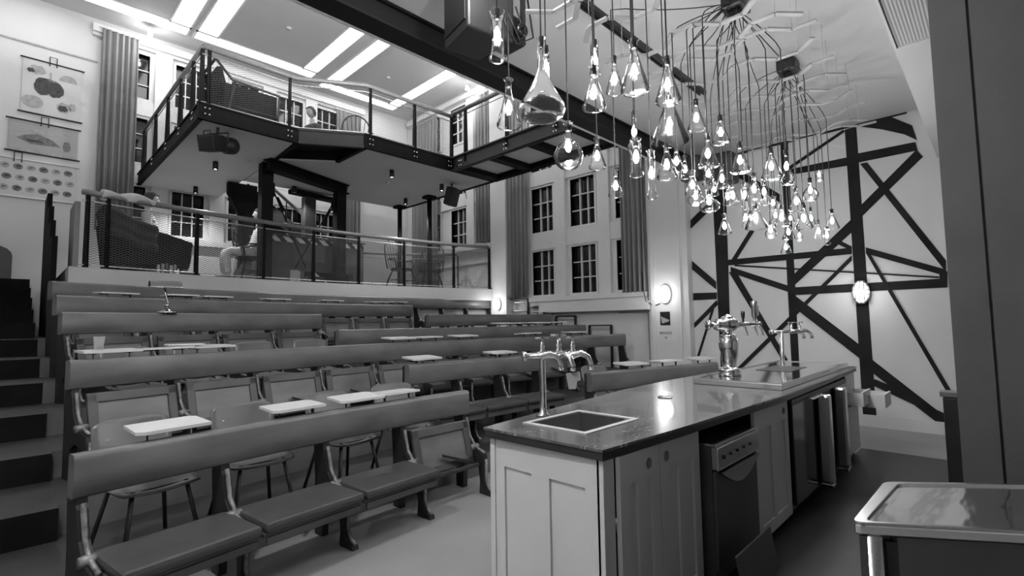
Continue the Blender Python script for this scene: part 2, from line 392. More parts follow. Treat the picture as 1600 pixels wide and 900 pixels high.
# pillar, post, arched opening
PY = onX(1490, 700, 5.2).y
struct('trim_15', MB().box(3.0, 3.5, .03, .158, 0, 3.55).box(3.0, 3.5, -1.2, .02, 0, 3.55).box(3.02, 3.5, .01, .04, 0, 3.55), 'pillar').name = 'trim_15'
o = thing('bar_post', 'black post with a pale cap standing beside the grey pillar', 'post', (5.2, PY, 0))
part('shaft', MB().cbox(5.14, 5.24, PY-.075, PY+.04, 0, .87), 'black', o); part('cap', MB().cbox(5.12, 5.26, PY-.085, PY+.055, .875, .915, .005), 'ply', o)
pa = [(-.32+.34*0, 0)]
b = MB(); arc = [(-.45, 2.3)] + [(-.2+.25*cos(t), 2.82+.18*sin(t)) for t in [pi*(1-i/8) for i in range(9)]] + [(.05, 2.3)]
b.prism([(x, YB-.02, z) for x, z in arc], (0, .018, 0)); struct('door_1', b, 'black')
# ================================================================== TIERS, STAIRS
def curve(k, X):
    xc = 2.9975+2.855*k/6; ic = .0697+.0101*k/6
    return 3.6236+.9013*k-(X-xc)**2*ic/2
def slope(k, X): return -(X-(2.9975+2.855*k/6))*(.0697+.0101*k/6)
RISE = .1975
TX0, TX1 = .28, XW-.005
for k in range(1, 8):
    xs = [TX0+(TX1-TX0)*i/24 for i in range(25)]; off = .14
    z1 = RISE*k; z0 = RISE*(k-1)
    b = MB(); edge = [(x, curve(k-1, x)+off) for x in xs]
    n = len(edge); back = YB-.01 if k == 7 else None
    vs = []; fs = []
    bk_ = [(x, (curve(k, x)+off+.05) if k < 7 else YB-.01) for x in xs]
    for i in range(n): vs += [(*edge[i], 0), (*edge[i], z1), (*bk_[i], z1), (*bk_[i], 0)]
    for i in range(n-1):
        a = i*4; c = a+4
        fs += [(a, c, c+1, a+1), (a+1, c+1, c+2, a+2), (a+2, c+2, c+3, a+3), (a+3, c+3, c, a)]
    fs += [(0, 1, 2, 3), ((n-1)*4+3, (n-1)*4+2, (n-1)*4+1, (n-1)*4)]
    b.add(vs, fs)
    o = struct('floor_tier', b, 'tread'); o.name = 'floor_%d' % k
    me = o.data; me.materials.append(M['tier_riser'])
    for p in me.polygons:
        if abs(p.normal.z) < .5: p.material_index = 1
b = MB()
for k in range(12): b.box(XL, TX0, 3.45+.78*k, YB, RISE*k, RISE*(k+1))
o = struct('stairs', b, 'stair'); o.name = 'floor_8'; o.data.materials.append(M['riser'])
for p in o.data.polygons:
    if abs(p.normal.z) < .5: p.material_index = 1
struct('landing', MB().box(XL, .26, .4, 3.44, .001, .03), 'stair').name = 'floor_14'
# ================================================================== BENCHES
PITCH_S = .652
def bench(label, k, x0, x1, seats, tabs, line=None, dz=0., floor=None, skip_first=False):
    """a run of theatre bench: curved back rail, cast standards, hinged seats ('p' padded, 'f' folded up, '-' none), writing tablets on the rail"""
    zt = .8709+RISE*k+dz; zf = RISE*k if floor is None else floor
    if line: cy = lambda X: line[0]+line[1]*(X-x0); sl = lambda X: line[1]
    else: cy = lambda X: curve(k, X); sl = lambda X: slope(k, X)
    def fr(X):
        s_ = sl(X); n = Vector((-s_, 1, 0)).normalized(); return Vector((X, cy(X), 0)), n, Vector((1, s_, 0)).normalized()
    o0, n0, t0 = fr((x0+x1)/2)
    B = thing('theatre_bench', label, 'bench', (o0.x, o0.y, zf), 0, 'rows of old wooden theatre benches')
    def T(X):   # local frame: x along the row, y backwards, z up from tier floor
        o, n, t = fr(X); return Matrix(((t.x, n.x, 0, o.x), (t.y, n.y, 0, o.y), (0, 0, 1, zf), (0, 0, 0, 1)))
    H = zt-zf
    # rail
    prof = [(.035, -.215), (-.036, -.215), (-.044, -.205), (-.050, -.12), (-.048, -.03), (-.042, -.010), (-.030, 0), (.025, 0), (.035, -.012)]
    N = max(2, int((x1-x0)/.3)); frames = []
    for i in range(N+1):
        o, n, t = fr(x0+(x1-x0)*i/N); frames.append((o+Vector((0, 0, zt)), n))
    part('back_rail', MB().sweep(prof, frames), 'wood', B)
    # standards
    ns = max(1, round((x1-x0-.06)/PITCH_S)); step = (x1-x0-.08)/ns
    for i in range(ns+1):
        X = x0+.04+step*i; t = T(X)
        up = [(.06, H-.02), (-.03, H-.16), (-.035, H-.25), (-.05, .60), (-.09, .46), (-.17, .37), (-.30, .34), (-.31, .28), (-.30, .10), (-.335, .05), (-.40, .03), (-.41, 0),
              (-.25, 0), (-.26, .10), (-.24, .24), (-.12, .27), (-.04, .22), (-.03, 0), (.07, 0), (.075, .4), (.10, H-.2), (.095, H-.02)]
        b = MB().prism([(-.024, y, z) for y, z in up], (.048, 0, 0), t)
        s_ = part('standard', b, 'iron', B)
        e = MB().tube([(0, -.052, H-.24), (0, -.062, .60), (0, -.10, .47), (0, -.18, .385), (0, -.30, .352)], .014, 6, T=t)
        e.tube([(0, -.318, .30), (0, -.315, .12), (0, -.35, .055), (0, -.405, .035)], .014, 6, T=t)
        part('worn_edge', e, 'wear', s_)
        part('hinge', MB().lathe([(0, -.04), (.028, -.04), (.034, 0), (.028, .04), (0, .04)], 10, T=t @ Matrix.Translation((0, -.16, .38)) @ Matrix.Rotation(pi/2, 4, 'Y')), 'wear', s_)
    # seats
    for i, c in enumerate(seats):
        if i >= ns: break
        if c == '-': continue
        X = x0+.04+step*(i+.5); t = T(X); h = step/2-.035
        if c == 'p':
            b = MB().cbox(-h-.02, h+.02, -.50, -.10, .318, .345, .01, t); b.box(-h, h, -.505, -.485, .28, .32, t)
            st = part('seat', b, 'panelw', B)
            part('cushion', MB().cbox(-h-.015, h+.015, -.53, -.10, .347, .402, .022, t), 'pad', st, label='padded leather seat cushion')
        else:
            tt = t @ Matrix.Translation((0, -.17, .315)) @ Matrix.Rotation(R_(-16), 4, 'X')
            b = MB(); w_ = .065
            b.cbox(-h, h, -.02, .012, .24, .24+w_+.01, .008, tt); b.cbox(-h, h, -.02, .012, -.06, .0, .008, tt)
            b.cbox(-h, -h+w_, -.02, .012, -.055, .31, .008, tt); b.cbox(h-w_, h, -.02, .012, -.055, .31, .008, tt)
            fs_ = part('folded_seat', b, 'panelw', B, label='seat folded up showing its framed underside')
            part('seat_panel', MB().box(-h+w_, h-w_, -.004, .008, -.0, .24, tt), 'wood', fs_)
            b = MB().cbox(-h+.01, h-.02, -.10, -.035, -.10, -.065, .008, tt); b.bar(tt @ Vector((h-.05, -.06, -.06)), tt @ Vector((-.05, -.045, .06)), .035, .02)
            part('seat_lip', b, 'iron', fs_)
    # writing tablets on brackets above the rail
    for (px, rot) in tabs:
        # place along the rail where the ray through the photographed tablet meets it
        X = x0+.2
        lo, hi = x0, x1
        for _ in range(24):
            mid = (lo+hi)/2; d = Vector((mid, cy(mid)+.06, zt+.05))-EYE
            xx = 800+F_PX*d.dot(RGT)/d.dot(FWD)
            if xx < px: lo = mid
            else: hi = mid
        t = T((lo+hi)/2) @ Matrix.Translation((0, .10, H+.045)) @ Matrix.Rotation(R_(rot), 4, 'X') @ Matrix.Rotation(R_(rot*.4), 4, 'Z')
        b = MB().prism([(-.19, -.10, 0), (-.15, -.13, 0), (.19, -.13, 0), (.20, .10, 0), (.16, .13, 0), (-.17, .13, 0)], (0, 0, .018), t)
        tb = part('writing_tablet', b, 'tablet', B, label='white writing tablet')
        for u in (-.12, .12):
            b = MB(); b.bar(t @ Vector((u, -.06, 0)), T((lo+hi)/2) @ Vector((u, .02, H-.06)), .02, .006); b.bar(t @ Vector((u, -.09, -.006)), t @ Vector((u, .09, -.006)), .02, .01)
            part('bracket', b, 'iron', tb)
    return B
bench('long wooden bench nearest the camera with three padded seats and one seat folded up', 0, .26, 3.06, 'pppf', [(268, 3), (462, 2), (560, 3), (618, -3)])
bench('angled front bench right of the aisle, with white tablets, behind the beer tap', 0, 4.62, 6.75, 'ppp', [(988, 2), (1042, -2), (1096, 2)], line=(3.34, -.26), dz=.055)
bench('short bench behind the sink tap, second row, with padded seats', 1, 3.0, 5.04, 'ppp', [(662, 4), (783, 2)])
bench('longest bench, running the whole width behind the plywood chairs', 2, .34, 7.85, 'fffffffff---', [(176, 1), (262, -2), (330, 1), (625, 3), (668, 0), (725, 2), (826, -3), (898, 0)])
bench('bench on the right side of the fourth row, starting at the middle aisle', 3, 3.08, 8.0, '-fffffff', [(787, 2), (815, 0), (843, 2), (868, -2)], dz=-.03)
bench('bench on the left side of the fifth row, ending at the middle', 4, .37, 3.24, 'ffff', [])
bench('bench on the right side of the fifth row, beside the window wall', 4, 5.22, 8.12, 'ffff', [(845, 2)])
bench('bench in the sixth row with small white tablets along its top', 5, .36, 5.51, 'ffffffff', [(187, 2), (285, -2), (340, 0), (433, 2), (518, 0), (590, 2), (620, -2)])
bench('topmost wooden bench directly below the white deck edge', 6, .35, 8.25, '', [])

# ------------------------------------------------------------------ moulded plywood chairs
def ply_chair():
    t = thing('plywood_chair', 'x', 'chair', (0, 0, 0), 0, 'moulded plywood chairs between the benches')
    b = MB(); n = 10; vs = []; fs = []
    for s_ in (0, 1):
        for i in range(n+1):
            v = -.20+.40*i/n
            for j in range(n+1):
                u = -1+2*j/n; w_ = .19+.02*(1-(i/n))
                z = .44-.018*cos(u*pi/2)+ (.02*((i/n-.5)*2)**2) - (.03*max(0, .25-i/n)*4) - s_*.012
                vs.append((u*w_*(1-.12*(abs(i/n-.5)*2)**4), v, z))
    q = (n+1)**2
    for s_ in (0, 1):
        for i in range(n):
            for j in range(n): a = s_*q+i*(n+1)+j; fs.append((a, a+1, a+n+2, a+n+1))
    ring = [j for j in range(n)]+[i*(n+1)+n for i in range(n)]+[n*(n+1)+j for j in range(n, 0, -1)]+[i*(n+1) for i in range(n, 0, -1)]
    for a, c in zip(ring, ring[1:]+ring[:1]): fs.append((a, c, c+q, a+q))
    b.add(vs, fs, True); part('seat', b, 'ply', t, False)
    b = MB(); vs = []; fs = []
    for s_ in (0, 1):
        for i in range(n+1):
            z = .60+.22*i/n
            for j in range(n+1):
                u = -1+2*j/n; hw = .20*(1-.10*(abs(i/n-.55)*2)**4)
                vs.append((u*hw, .225+.06*(i/n)-.035*u*u*1.0+s_*.010, z-(.02*abs(u)**6)))
    for s_ in (0, 1):
        for i in range(n):
            for j in range(n): a = s_*q+i*(n+1)+j; fs.append((a, a+1, a+n+2, a+n+1))
    for a, c in zip(ring, ring[1:]+ring[:1]): fs.append((a, c, c+q, a+q))
    b.add(vs, fs, True); bk = part('backrest', b, 'ply', t, False)
    part('rivet', MB().lathe([(0, 0), (.007, 0), (.006, .003), (0, .004)], 8, T=Matrix.Translation((-.13, .205, .70)) @ Matrix.Rotation(pi/2, 4, 'X')), 'chrome', bk, False)
    for sx in (-1, 1):
        part('leg', MB().tube([(sx*.13, -.15, .43), (sx*.19, -.22, 0)], .0125, 8), 'iron', t, False)
        part('leg', MB().tube([(sx*.13, .14, .43), (sx*.19, .24, 0)], .0125, 8), 'iron', t, False)
        part('back_post', MB().tube([(sx*.12, .10, .425), (sx*.13, .245, .48), (sx*.13, .285, .78)], .010, 8), 'iron', t, False)
    for yy in (-.14, .14): part('seat_frame', MB().bar((-.15, yy, .418), (.15, yy, .418), .02, .012), 'iron', t, False)
    for ch in COL.objects:
        if ch.parent == t or (ch.parent and ch.parent.parent == t): ch.data.transform(Matrix.Diagonal((1.06, 1.0, .90, 1)))
    return t
pc0 = ply_chair(); first = True
def put_chair(proto, x, y, z, rz, label, used=[False]):
    o = proto if not proto.get('_u') else copy_tree(proto)
    if not proto.get('_u'): proto['_u'] = 1
    if '_u' in o.keys() and o is not proto: del o['_u']
    o.location = (x, y, z); o.rotation_euler = (0, 0, rz); o['label'] = label; return o
for i, (x, dy, rz) in enumerate(((.64, .26, .05), (1.26, .26, -.1), (1.97, .27, .08), (2.58, .30, -.12))):
    put_chair(pc0, x, curve(0, x)+dy, RISE, rz+slope(0, x), 'plywood chair behind the nearest bench, %s of four from the stairs' % ORD[i+1])
for i, (x, dy, rz) in enumerate(((.86, .33, .1), (1.38, .33, -.1), (1.98, .33, .05), (2.6, .36, -.1))):
    put_chair(pc0, x, curve(2, x)+dy, RISE*3, rz+slope(2, x), 'plywood chair behind the longest bench, %s of four from the stairs' % ORD[i+1])
for i, x in enumerate((5.25, 6.0)):
    put_chair(pc0, x, 3.34-.26*(x-4.62)+.34, RISE, -.26, 'plywood chair behind the angled front bench, %s from the middle aisle' % ORD[i+1])
del pc0['_u']

# things left on the tablets
p = onZ(160, 541, .8709+2*RISE+.066)
T0 = Vector((.62, curve(2, .62)+.10, .8709+2*RISE+.066))
tag(part('plastic_cup', MB().lathe([(0, .002), (.028, .002), (.038, .10), (.036, .10), (.027, .006), (0, .006)], 16, c=(.53, curve(2, .55)+.10, .8709+2*RISE+.070)), 'cup'),
    'clear plastic cup standing on the leftmost tablet', 'cup')
tag(part('paper_sheet', MB().cbox(1.0, 1.28, curve(2, 1.1)+.02, curve(2, 1.1)+.19, .8709+2*RISE+.074, .8709+2*RISE+.084, .002), 'paper'), 'sheets of white paper lying on a tablet of the longest bench', 'paper')
# banker's lamp on the fifth row rail
lz = .8709+4*RISE; lx, ly = 1.28, curve(4, 1.28)
o = thing('desk_lamp', "polished desk lamp with an oblong shade standing on the fifth row rail", 'lamp', (lx, ly, lz))
part('base', MB().lathe([(0, 0), (.10, 0), (.10, .012), (.05, .03), (.02, .05), (0, .05)], 20, c=(lx, ly, lz)), 'brass', o)
part('stem', MB().tube([(lx, ly, lz+.04), (lx+.01, ly, lz+.12), (lx-.01, ly, lz+.18), (lx-.03, ly, lz+.30)], .010, 8).lathe([(0, 0), (.022, .01), (.026, .03), (.012, .05), (0, .05)], 12, c=(lx, ly, lz+.06)), 'brass', o)
b = MB(); n = 10
pr = [(.07*cos(t), .075*sin(t)) for t in [pi*i/n for i in range(n+1)]]; pr += [(a*.94, c*.94) for a, c in pr[::-1]]
b.prism([(lx-.17, ly+a, lz+.29+c) for a, c in pr], (.30, 0, 0), smooth=False); part('lamp_shade', b, 'dark_steel', o, label='oblong half-round shade')
part('shade_gallery', MB().cbox(lx-.175, lx+.135, ly-.075, ly+.075, lz+.285, lz+.295, .003), 'brass', o)

# black barrier hoops at the ends of the rows on the right
for i, (xa, xb, yt, yb_, k) in enumerate(((921, 955, 508, 570, 3), (869, 899, 493, 530, 4), (826, 850, 480, 500, 5), (783, 825, 467, 495, 6))):
    X = 8.33-.0*i; A = onX(xb, yt, X); Bp = onX(xa, yt, X); zf = RISE*k
    o = thing('barrier_hoop', 'black square steel barrier at the end of a bench row, %s from the bar' % ORD[i+1], 'barrier', (X, (A.y+Bp.y)/2, zf), 0, 'black steel barriers in the right-hand aisle')
    z = A.z
    for y in (A.y, Bp.y): part('post', MB().bar((X, y, 0 if False else zf), (X, y, z), .04, .04), 'black', o)
    part('crossbar', MB().bar((X, A.y, z), (X, Bp.y, z), .02, .02), 'black', o)
    part('lower_bar', MB().bar((X, A.y, z-.07), (X, Bp.y, z-.07), .012, .012).bar((X, A.y, z-.26), (X, Bp.y, z-.26), .03, .03), 'wire', o)

# ================================================================== LOWER DECK
ZD = 2.3
def dky(x): return 9.15-.038*(x-4.6)**2
xs = [.55+(XW-.01-.55)*i/22 for i in range(23)]
def slab(mb, xs, yf, y1, z0, z1, off=0):
    vs = []; fs = []; n = len(xs)
    for x in xs: vs += [(x, yf(x)+off, z0), (x, yf(x)+off, z1), (x, y1, z1), (x, y1, z0)]
    for i in range(n-1):
        a = i*4; c = a+4; fs += [(a, c, c+1, a+1), (a+1, c+1, c+2, a+2), (a+2, c+2, c+3, a+3), (a+3, c+3, c, a)]
    fs += [(0, 1, 2, 3), ((n-1)*4+3, (n-1)*4+2, (n-1)*4+1, (n-1)*4)]
    return mb.add(vs, fs)
struct('floor_9', slab(MB(), xs, dky, YB-.005, 2.03, ZD), 'fascia')
struct('floor_10', slab(MB(), xs, dky, YB-.005, RISE*7, 2.03, .35), 'wall')
struct('floor_11', slab(MB(), xs, dky, YB-.005, ZD, ZD+.01, .02), 'deckfloor')

def mesh_panel(b, A, B_, z0, z1, step=.040, slope_=.42, wd=.0055):
    """expanded metal: two families of flat ribbons clipped to the bay"""
    A = Vector(A); B_ = Vector(B_); L = (B_-A).length; d = (B_-A)/L; H = z1-z0; run = H/slope_
    nrm = Vector((-d.y, d.x, 0))
    for sgn in (1, -1):
        i = 0; u = -run
        while u < L:
            u0, u1 = u, u+run
            a0 = max(0, (0-u0)/run); a1 = min(1, (L-u0)/run)
            if a1 > a0:
                p0 = A+d*(u0+run*a0); p1 = A+d*(u0+run*a1)
                h0 = a0 if sgn > 0 else 1-a0; h1 = a1 if sgn > 0 else 1-a1
                q0 = Vector((p0.x, p0.y, z0+H*h0)); q1 = Vector((p1.x, p1.y, z0+H*h1))
                t = (q1-q0).normalized(); s_ = nrm.cross(t)*wd/2; o_ = nrm*.003*sgn
                b.add([q0+s_+o_, q1+s_+o_, q1-s_+o_, q0-s_+o_], [(0, 1, 2, 3)])
            u += step*2
def railing(label, pts, z, posts, H=1.0, mesh=True, hr=.04, name='railing', postmat='steel', pw=(.016, .06), bays=None, grp=None, mwd=.0055):
    o = thing(name, label, 'railing', (pts[0][0], pts[0][1], z), 0, grp)
    P3 = [Vector((*p, 0)) for p in pts]
    part('handrail', MB().tube([p+Vector((0, 0, z+H)) for p in P3], hr, 12), 'rail', o, label='round timber handrail')
    part('top_wire', MB().tube([p+Vector((0, 0, z+H-.11)) for p in P3], .009, 6), 'wire', o)
    part('bottom_bar', MB().tube([p+Vector((0, 0, z+.045)) for p in P3], .011, 6), 'wire', o)
    for i, p in enumerate(posts):
        q = Vector((*p, z)); j = min(range(len(P3)), key=lambda a: (P3[a]-Vector((*p, 0))).length)
        d = (P3[min(j+1, len(P3)-1)]-P3[max(j-1, 0)]).normalized(); nn = Vector((-d.y, d.x, 0))
        b = MB()
        b.prism([q+nn*.04+Vector((0, 0, -.12)), q-nn*.04+Vector((0, 0, -.12)), q-nn*.022+Vector((0, 0, H-.03)), q+nn*.022+Vector((0, 0, H-.03))], d*.022)
        b.prism([q+nn*.04+d*.03+Vector((0, 0, -.12)), q-nn*.04+d*.03+Vector((0, 0, -.12)), q-nn*.022+d*.03+Vector((0, 0, H-.03)), q+nn*.022+d*.03+Vector((0, 0, H-.03))], d*.012)
        part('post', b, postmat, o)
    if mesh:
        for i in range(len(posts)-1):
            b = MB(); mesh_panel(b, Vector((*posts[i], 0)), Vector((*posts[i+1], 0)), z+.05, z+H-.12, wd=mwd)
            part('mesh_panel', b, 'mesh', o)
    return o
dpx = [.70, .92, 2.05, 3.10, 4.02, 4.95, 5.98, 7.2, 8.12]
railing('long curved railing with timber handrail and metal mesh along the lower deck', [(x, dky(x)+.06) for x in [.66+(8.12-.66)*i/20 for i in range(21)]], ZD, [(x, dky(x)+.06) for x in dpx], H=1.02)
# stepped black stair side and board to the left of the deck
b = MB(); st = [(96, 440), (96, 392), (103, 360), (108, 340), (117, 312), (128, 305), (128, 440)]
stp = [onX(x, y, .42) for x, y in ((89, 440), (93, 395), (99, 395), (102, 363), (106, 363), (108, 336), (115, 336), (119, 308), (126, 306), (127, 440))]
_p = [(y, z) for y, z in ((9.0, 1.385), (9.0, 2.75), (9.55, 2.75), (9.55, 3.05), (10.1, 3.05), (10.1, 3.35), (10.65, 3.35), (10.65, 3.65), (11.4, 3.65), (11.4, 1.385))]
tag(part('stair_balustrade', MB().prism([(.40, y, z) for y, z in _p], (.06, 0, 0)), 'riser'),
    'black stepped stair side rising to the left of the lower deck', 'balustrade')
b = MB().cbox(.60, .66, 8.80, 9.5, ZD+.01, 3.22, .01)
tag(part('side_board', b, 'curtain'), 'pale upright board closing the left end of the lower deck', 'board')

# ------------------------------------------------------------------ windsor chairs
def windsor():
    t = thing('windsor_chair', 'x', 'chair', (0, 0, 0), 0, 'black hoop-back windsor chairs on the decks')
    b = MB(); n = 20
    ol = [(.235*cos(a)*(1.0 if sin(a) < 0 else .92), .215*sin(a)) for a in [2*pi*i/n for i in range(n)]]
    b.prism([(x, y, .415) for x, y in ol], (0, 0, .038)); part('seat', b, 'iron', t, False)
    hoop = [(.215*cos(a)*(1+.42*sin(a)), .17+.13*max(0, sin(a))**.8, .45+.72*max(0, sin(a))**.75) for a in [pi*i/16 for i in range(17)]]
    part('hoop', MB().tube(hoop, .013, 8), 'iron', t, False, label='bent hoop back')
    for i in range(7):
        u = -1+2*(i+.5)/7; a = math.acos(u*.92)
        part('spindle', MB().tube([(u*.16, .18, .45), (.215*cos(a)*(1+.42*sin(a)), .17+.13*sin(a)**.8, .45+.72*sin(a)**.75)], .006, 6), 'iron', t, False)
    part('arm_bow', MB().tube([(-.25, -.10, .66), (-.26, .05, .665), (-.20, .17, .67), (0, .235, .67), (.20, .17, .67), (.26, .05, .665), (.25, -.10, .66)], .014, 8), 'iron', t, False)
    for sx in (-1, 1):
        part('arm_post', MB().tube([(sx*.20, -.08, .45), (sx*.245, -.09, .66)], .010, 8), 'iron', t, False)
        for sy in (-1, 1):
            part('leg', MB().tube([(sx*.13, sy*.12, .42), (sx*.185, sy*.18, .2), (sx*.22, sy*.215, 0)], .014, 8, rs=[.012, .018, .011]), 'iron', t, False)
        part('stretcher', MB().tube([(sx*.18, -.17, .19), (sx*.18, .17, .19)], .009, 8), 'iron', t, False)
    part('stretcher', MB().tube([(-.18, 0, .19), (.18, 0, .19)], .009, 8), 'iron', t, False)
    for ch in [q for q in COL.objects if q.parent == t]: ch.data.transform(Matrix.Diagonal((1.22, 1.12, 1, 1)))
    return t
wc0 = windsor()
put_chair(wc0, 6.35, 9.75, ZD+.01, R_(10), 'tall hoop-back windsor chair on the lower deck, left of the pair by the window')
put_chair(wc0, 7.12, 9.72, ZD+.01, R_(-50), 'windsor chair turned sideways, right of the pair by the window')
put_chair(wc0, 3.15, 9.8, ZD+.01, R_(88), 'windsor chair carrying the seated person in pale trousers')
put_chair(wc0, 4.80, 9.0, 4.66, R_(-25), 'windsor chair on the upper deck, above the gap in its edge')
del wc0['_u']

# descending rail at the right of the deck, poles
railing('short inner timber rail sloping along the stair opening of the lower deck', [(5.9, 11.2), (6.9, 10.78), (8.1, 9.9)], ZD+.01, [(5.9, 11.2), (6.9, 10.78), (8.1, 9.9)], H=.95, mesh=False, hr=.03)
def pole(x, y, z0, z1, r, label, name='steel_pole'):
    o = thing(name, label, 'pole', (x, y, z0))
    part('shaft', MB().tube([(x, y, z0), (x, y, z1-.06)], r, 14), 'steel', o)
    part('cap_plate', MB().cbox(x-r*2.2, x+r*2.2, y-r*2.2, y+r*2.2, z1-.062, z1-.004, .006), 'steel', o)
    part('foot_plate', MB().cbox(x-r*2, x+r*2, y-r*2, y+r*2, z0, z0+.02, .006), 'steel', o)
pole(6.80, 10.54, ZD+.01, 4.438, .055, 'slim black pole carrying the far corner of the upper deck')
pole(6.77, 9.26, ZD+.01, 4.438, .055, 'black pole in front of the window carrying the bridge corner')

# counter box with hazard tape, small items
o = thing('stage_desk', 'dark grey panelled desk with black and white striped tape along its top', 'desk', (4.3, 9.95, ZD+.01))
A0 = onY(408, 400, 9.9); A1 = onY(568, 400, 9.9)
xa, xb = A0.x, A1.x
b = MB(); b.cbox(xa, xa+.55, 9.9, 9.94, ZD+.01, ZD+.95); b.cbox(xa+.72, xb, 9.9, 9.94, ZD+.28, ZD+.95); b.cbox(xb-.25, xb, 9.9, 9.94, ZD+.01, ZD+.28)
b.cbox(xa, xa+.03, 9.94, 10.5, ZD+.01, ZD+.95); b.cbox(xb-.03, xb, 9.94, 10.5, ZD+.01, ZD+.95); b.box(xa+.55, xa+.72, 9.9, 9.94, ZD+.30, ZD+.95)
part('body', b, 'deskgrey', o)
part('desk_top', MB().cbox(xa-.02, xb+.02, 9.86, 10.52, ZD+.95, ZD+.98, .006), 'deskgrey', o)
part('striped_tape', MB().box(xa, xb, 9.892, 9.898, ZD+.84, ZD+.948), 'tape', o, label='diagonal black and white warning tape')
tag(part('storage_crate', MB().cbox(xa+.95, xa+1.3, 10.0, 10.3, ZD+.012, ZD+.2, .01), 'black'), 'black crate pushed under the striped desk', 'crate')
tag(part('paper_bag', MB().prism([(xa-.42, 10.0, ZD+.012), (xa-.14, 10.0, ZD+.012), (xa-.12, 10.0, ZD+.62), (xa-.22, 10.0, ZD+.72), (xa-.36, 10.0, ZD+.60)], (0, .18, 0)), 'paperg'), 'tall pale paper bag standing left of the striped desk', 'bag')

# armchair, coat heap, books
o = thing('armchair', 'big black armchair behind the mesh at the left end of the lower deck', 'armchair', (1.45, 9.6, ZD+.01))
ax = 1.15
part('seat', MB().cbox(ax, ax+.85, 9.35, 10.1, ZD+.16, ZD+.46, .05), 'uphol', o)
part('backrest', MB().prism([(ax-.22, 9.33, ZD+1.02), (ax-.10, 9.33, ZD+1.04), (ax+.14, 9.33, ZD+.2), (ax-.02, 9.33, ZD+.2)], (0, .8, 0)), 'uphol', o, bevel=.03)
for y in (9.28, 10.07): part('armrest', MB().prism([(ax-.12, y, ZD+.14), (ax+.9, y, ZD+.14), (ax+.95, y, ZD+.56), (ax+.55, y, ZD+.68), (ax-.2, y, ZD+.82)], (0, .1, 0)), 'uphol', o, bevel=.025)
for x in (ax+.05, ax+.8):
    for y in (9.33, 10.1): part('leg', MB().lathe([(0, 0), (.02, 0), (.03, .15), (0, .15)], 10, c=(x, y, ZD+.012)), 'iron', o)
b = MB().cbox(1.7, 2.35, 9.24, 9.28, ZD+.4, ZD+.52)
o = thing('coat_heap', 'dark coats thrown over the back of the black armchair', 'coat', (1.2, 9.24, ZD+.8))
vs = []; fs = []; n = 14
for i in range(n+1):
    for j in range(n+1):
        u = i/n; v = j/n
        vs.append((.98+.62*u+.02*sin(9*v), 9.225-.035*sin(u*11+v*5)-.02*sin(v*17), ZD+.98-.42*v-.22*u+.02*sin(u*7)))
for i in range(n):
    for j in range(n): a = i*(n+1)+j; fs.append((a, a+1, a+n+2, a+n+1))
c_ = part('cloth', MB().add(vs, fs, True), 'darkcloth', o); sm = c_.modifiers.new('solid', 'SOLIDIFY'); sm.thickness = .03
for i in range(5):
    x = 1.62+.055*i
    tag(part('book', MB().cbox(x, x+.035+.008*(i % 2), 9.33-.06, 9.33+.09-.06-.0, ZD+.011, ZD+.17+.02*(i % 3), .003), ['white', 'paperg', 'ink', 'white', 'paperg'][i]),
        'upright book on the deck floor under the armchair, %s from the left' % ORD[i+1], 'book', 'books on the deck floor')
# pale cloth hung on the handrail
vs = []; fs = []; n = 16
for i in range(n+1):
    for j in range(n+1):
        u = i/n; v = j/n; x = .86+.62*u; yb = dky(x)+.06; a = -1.0+v*pi*1.1
        vs.append((x+.02*sin(v*6), yb-.05*cos(a*1.0)*1.0-.012*sin(u*14), ZD+1.02+.052+.022*sin(u*9+v*4)+.03*sin(pi*u)-.10*(2*v-1)**2))
for i in range(n):
    for j in range(n): a = i*(n+1)+j; fs.append((a, a+1, a+n+2, a+n+1))
c_ = tag(part('jacket', MB().add(vs, fs, True), 'cloth'), 'pale folded jacket lying over the left end of the lower deck handrail', 'jacket'); sm = c_.modifiers.new('solid', 'SOLIDIFY'); sm.thickness = .025

# ================================================================== PEOPLE
def skin_mesh(name, pts, edges, radii, m, parent, root=0, sub=2, label=None):
    me = bpy.data.meshes.new(name); T = pmw(parent).inverted(); me.from_pydata([tuple(T @ Vector(p)) for p in pts], edges, []); me.update()
    o = bpy.data.objects.new(name, me); COL.objects.link(o); o.parent = parent
    sk = o.modifiers.new('skin', 'SKIN'); sk.use_smooth_shade = True
    for i, r in enumerate(radii):
        sv = me.skin_vertices[0].data if me.skin_vertices else None
        if sv is None:
            me.attributes  # no-op
    if not me.skin_vertices:
        b = bmesh.new(); b.from_mesh(me); b.verts.layers.skin.verify(); b.to_mesh(me); b.free()
    for i, r in enumerate(radii):
        v = me.skin_vertices[0].data[i]; v.radius = (r, r) if not isinstance(r, tuple) else r; v.use_root = (i == root)
    sd = o.modifiers.new('sub', 'SUBSURF'); sd.levels = sd.render_levels = sub
    me.materials.append(M[m])
    if label: o['label'] = label
    return o
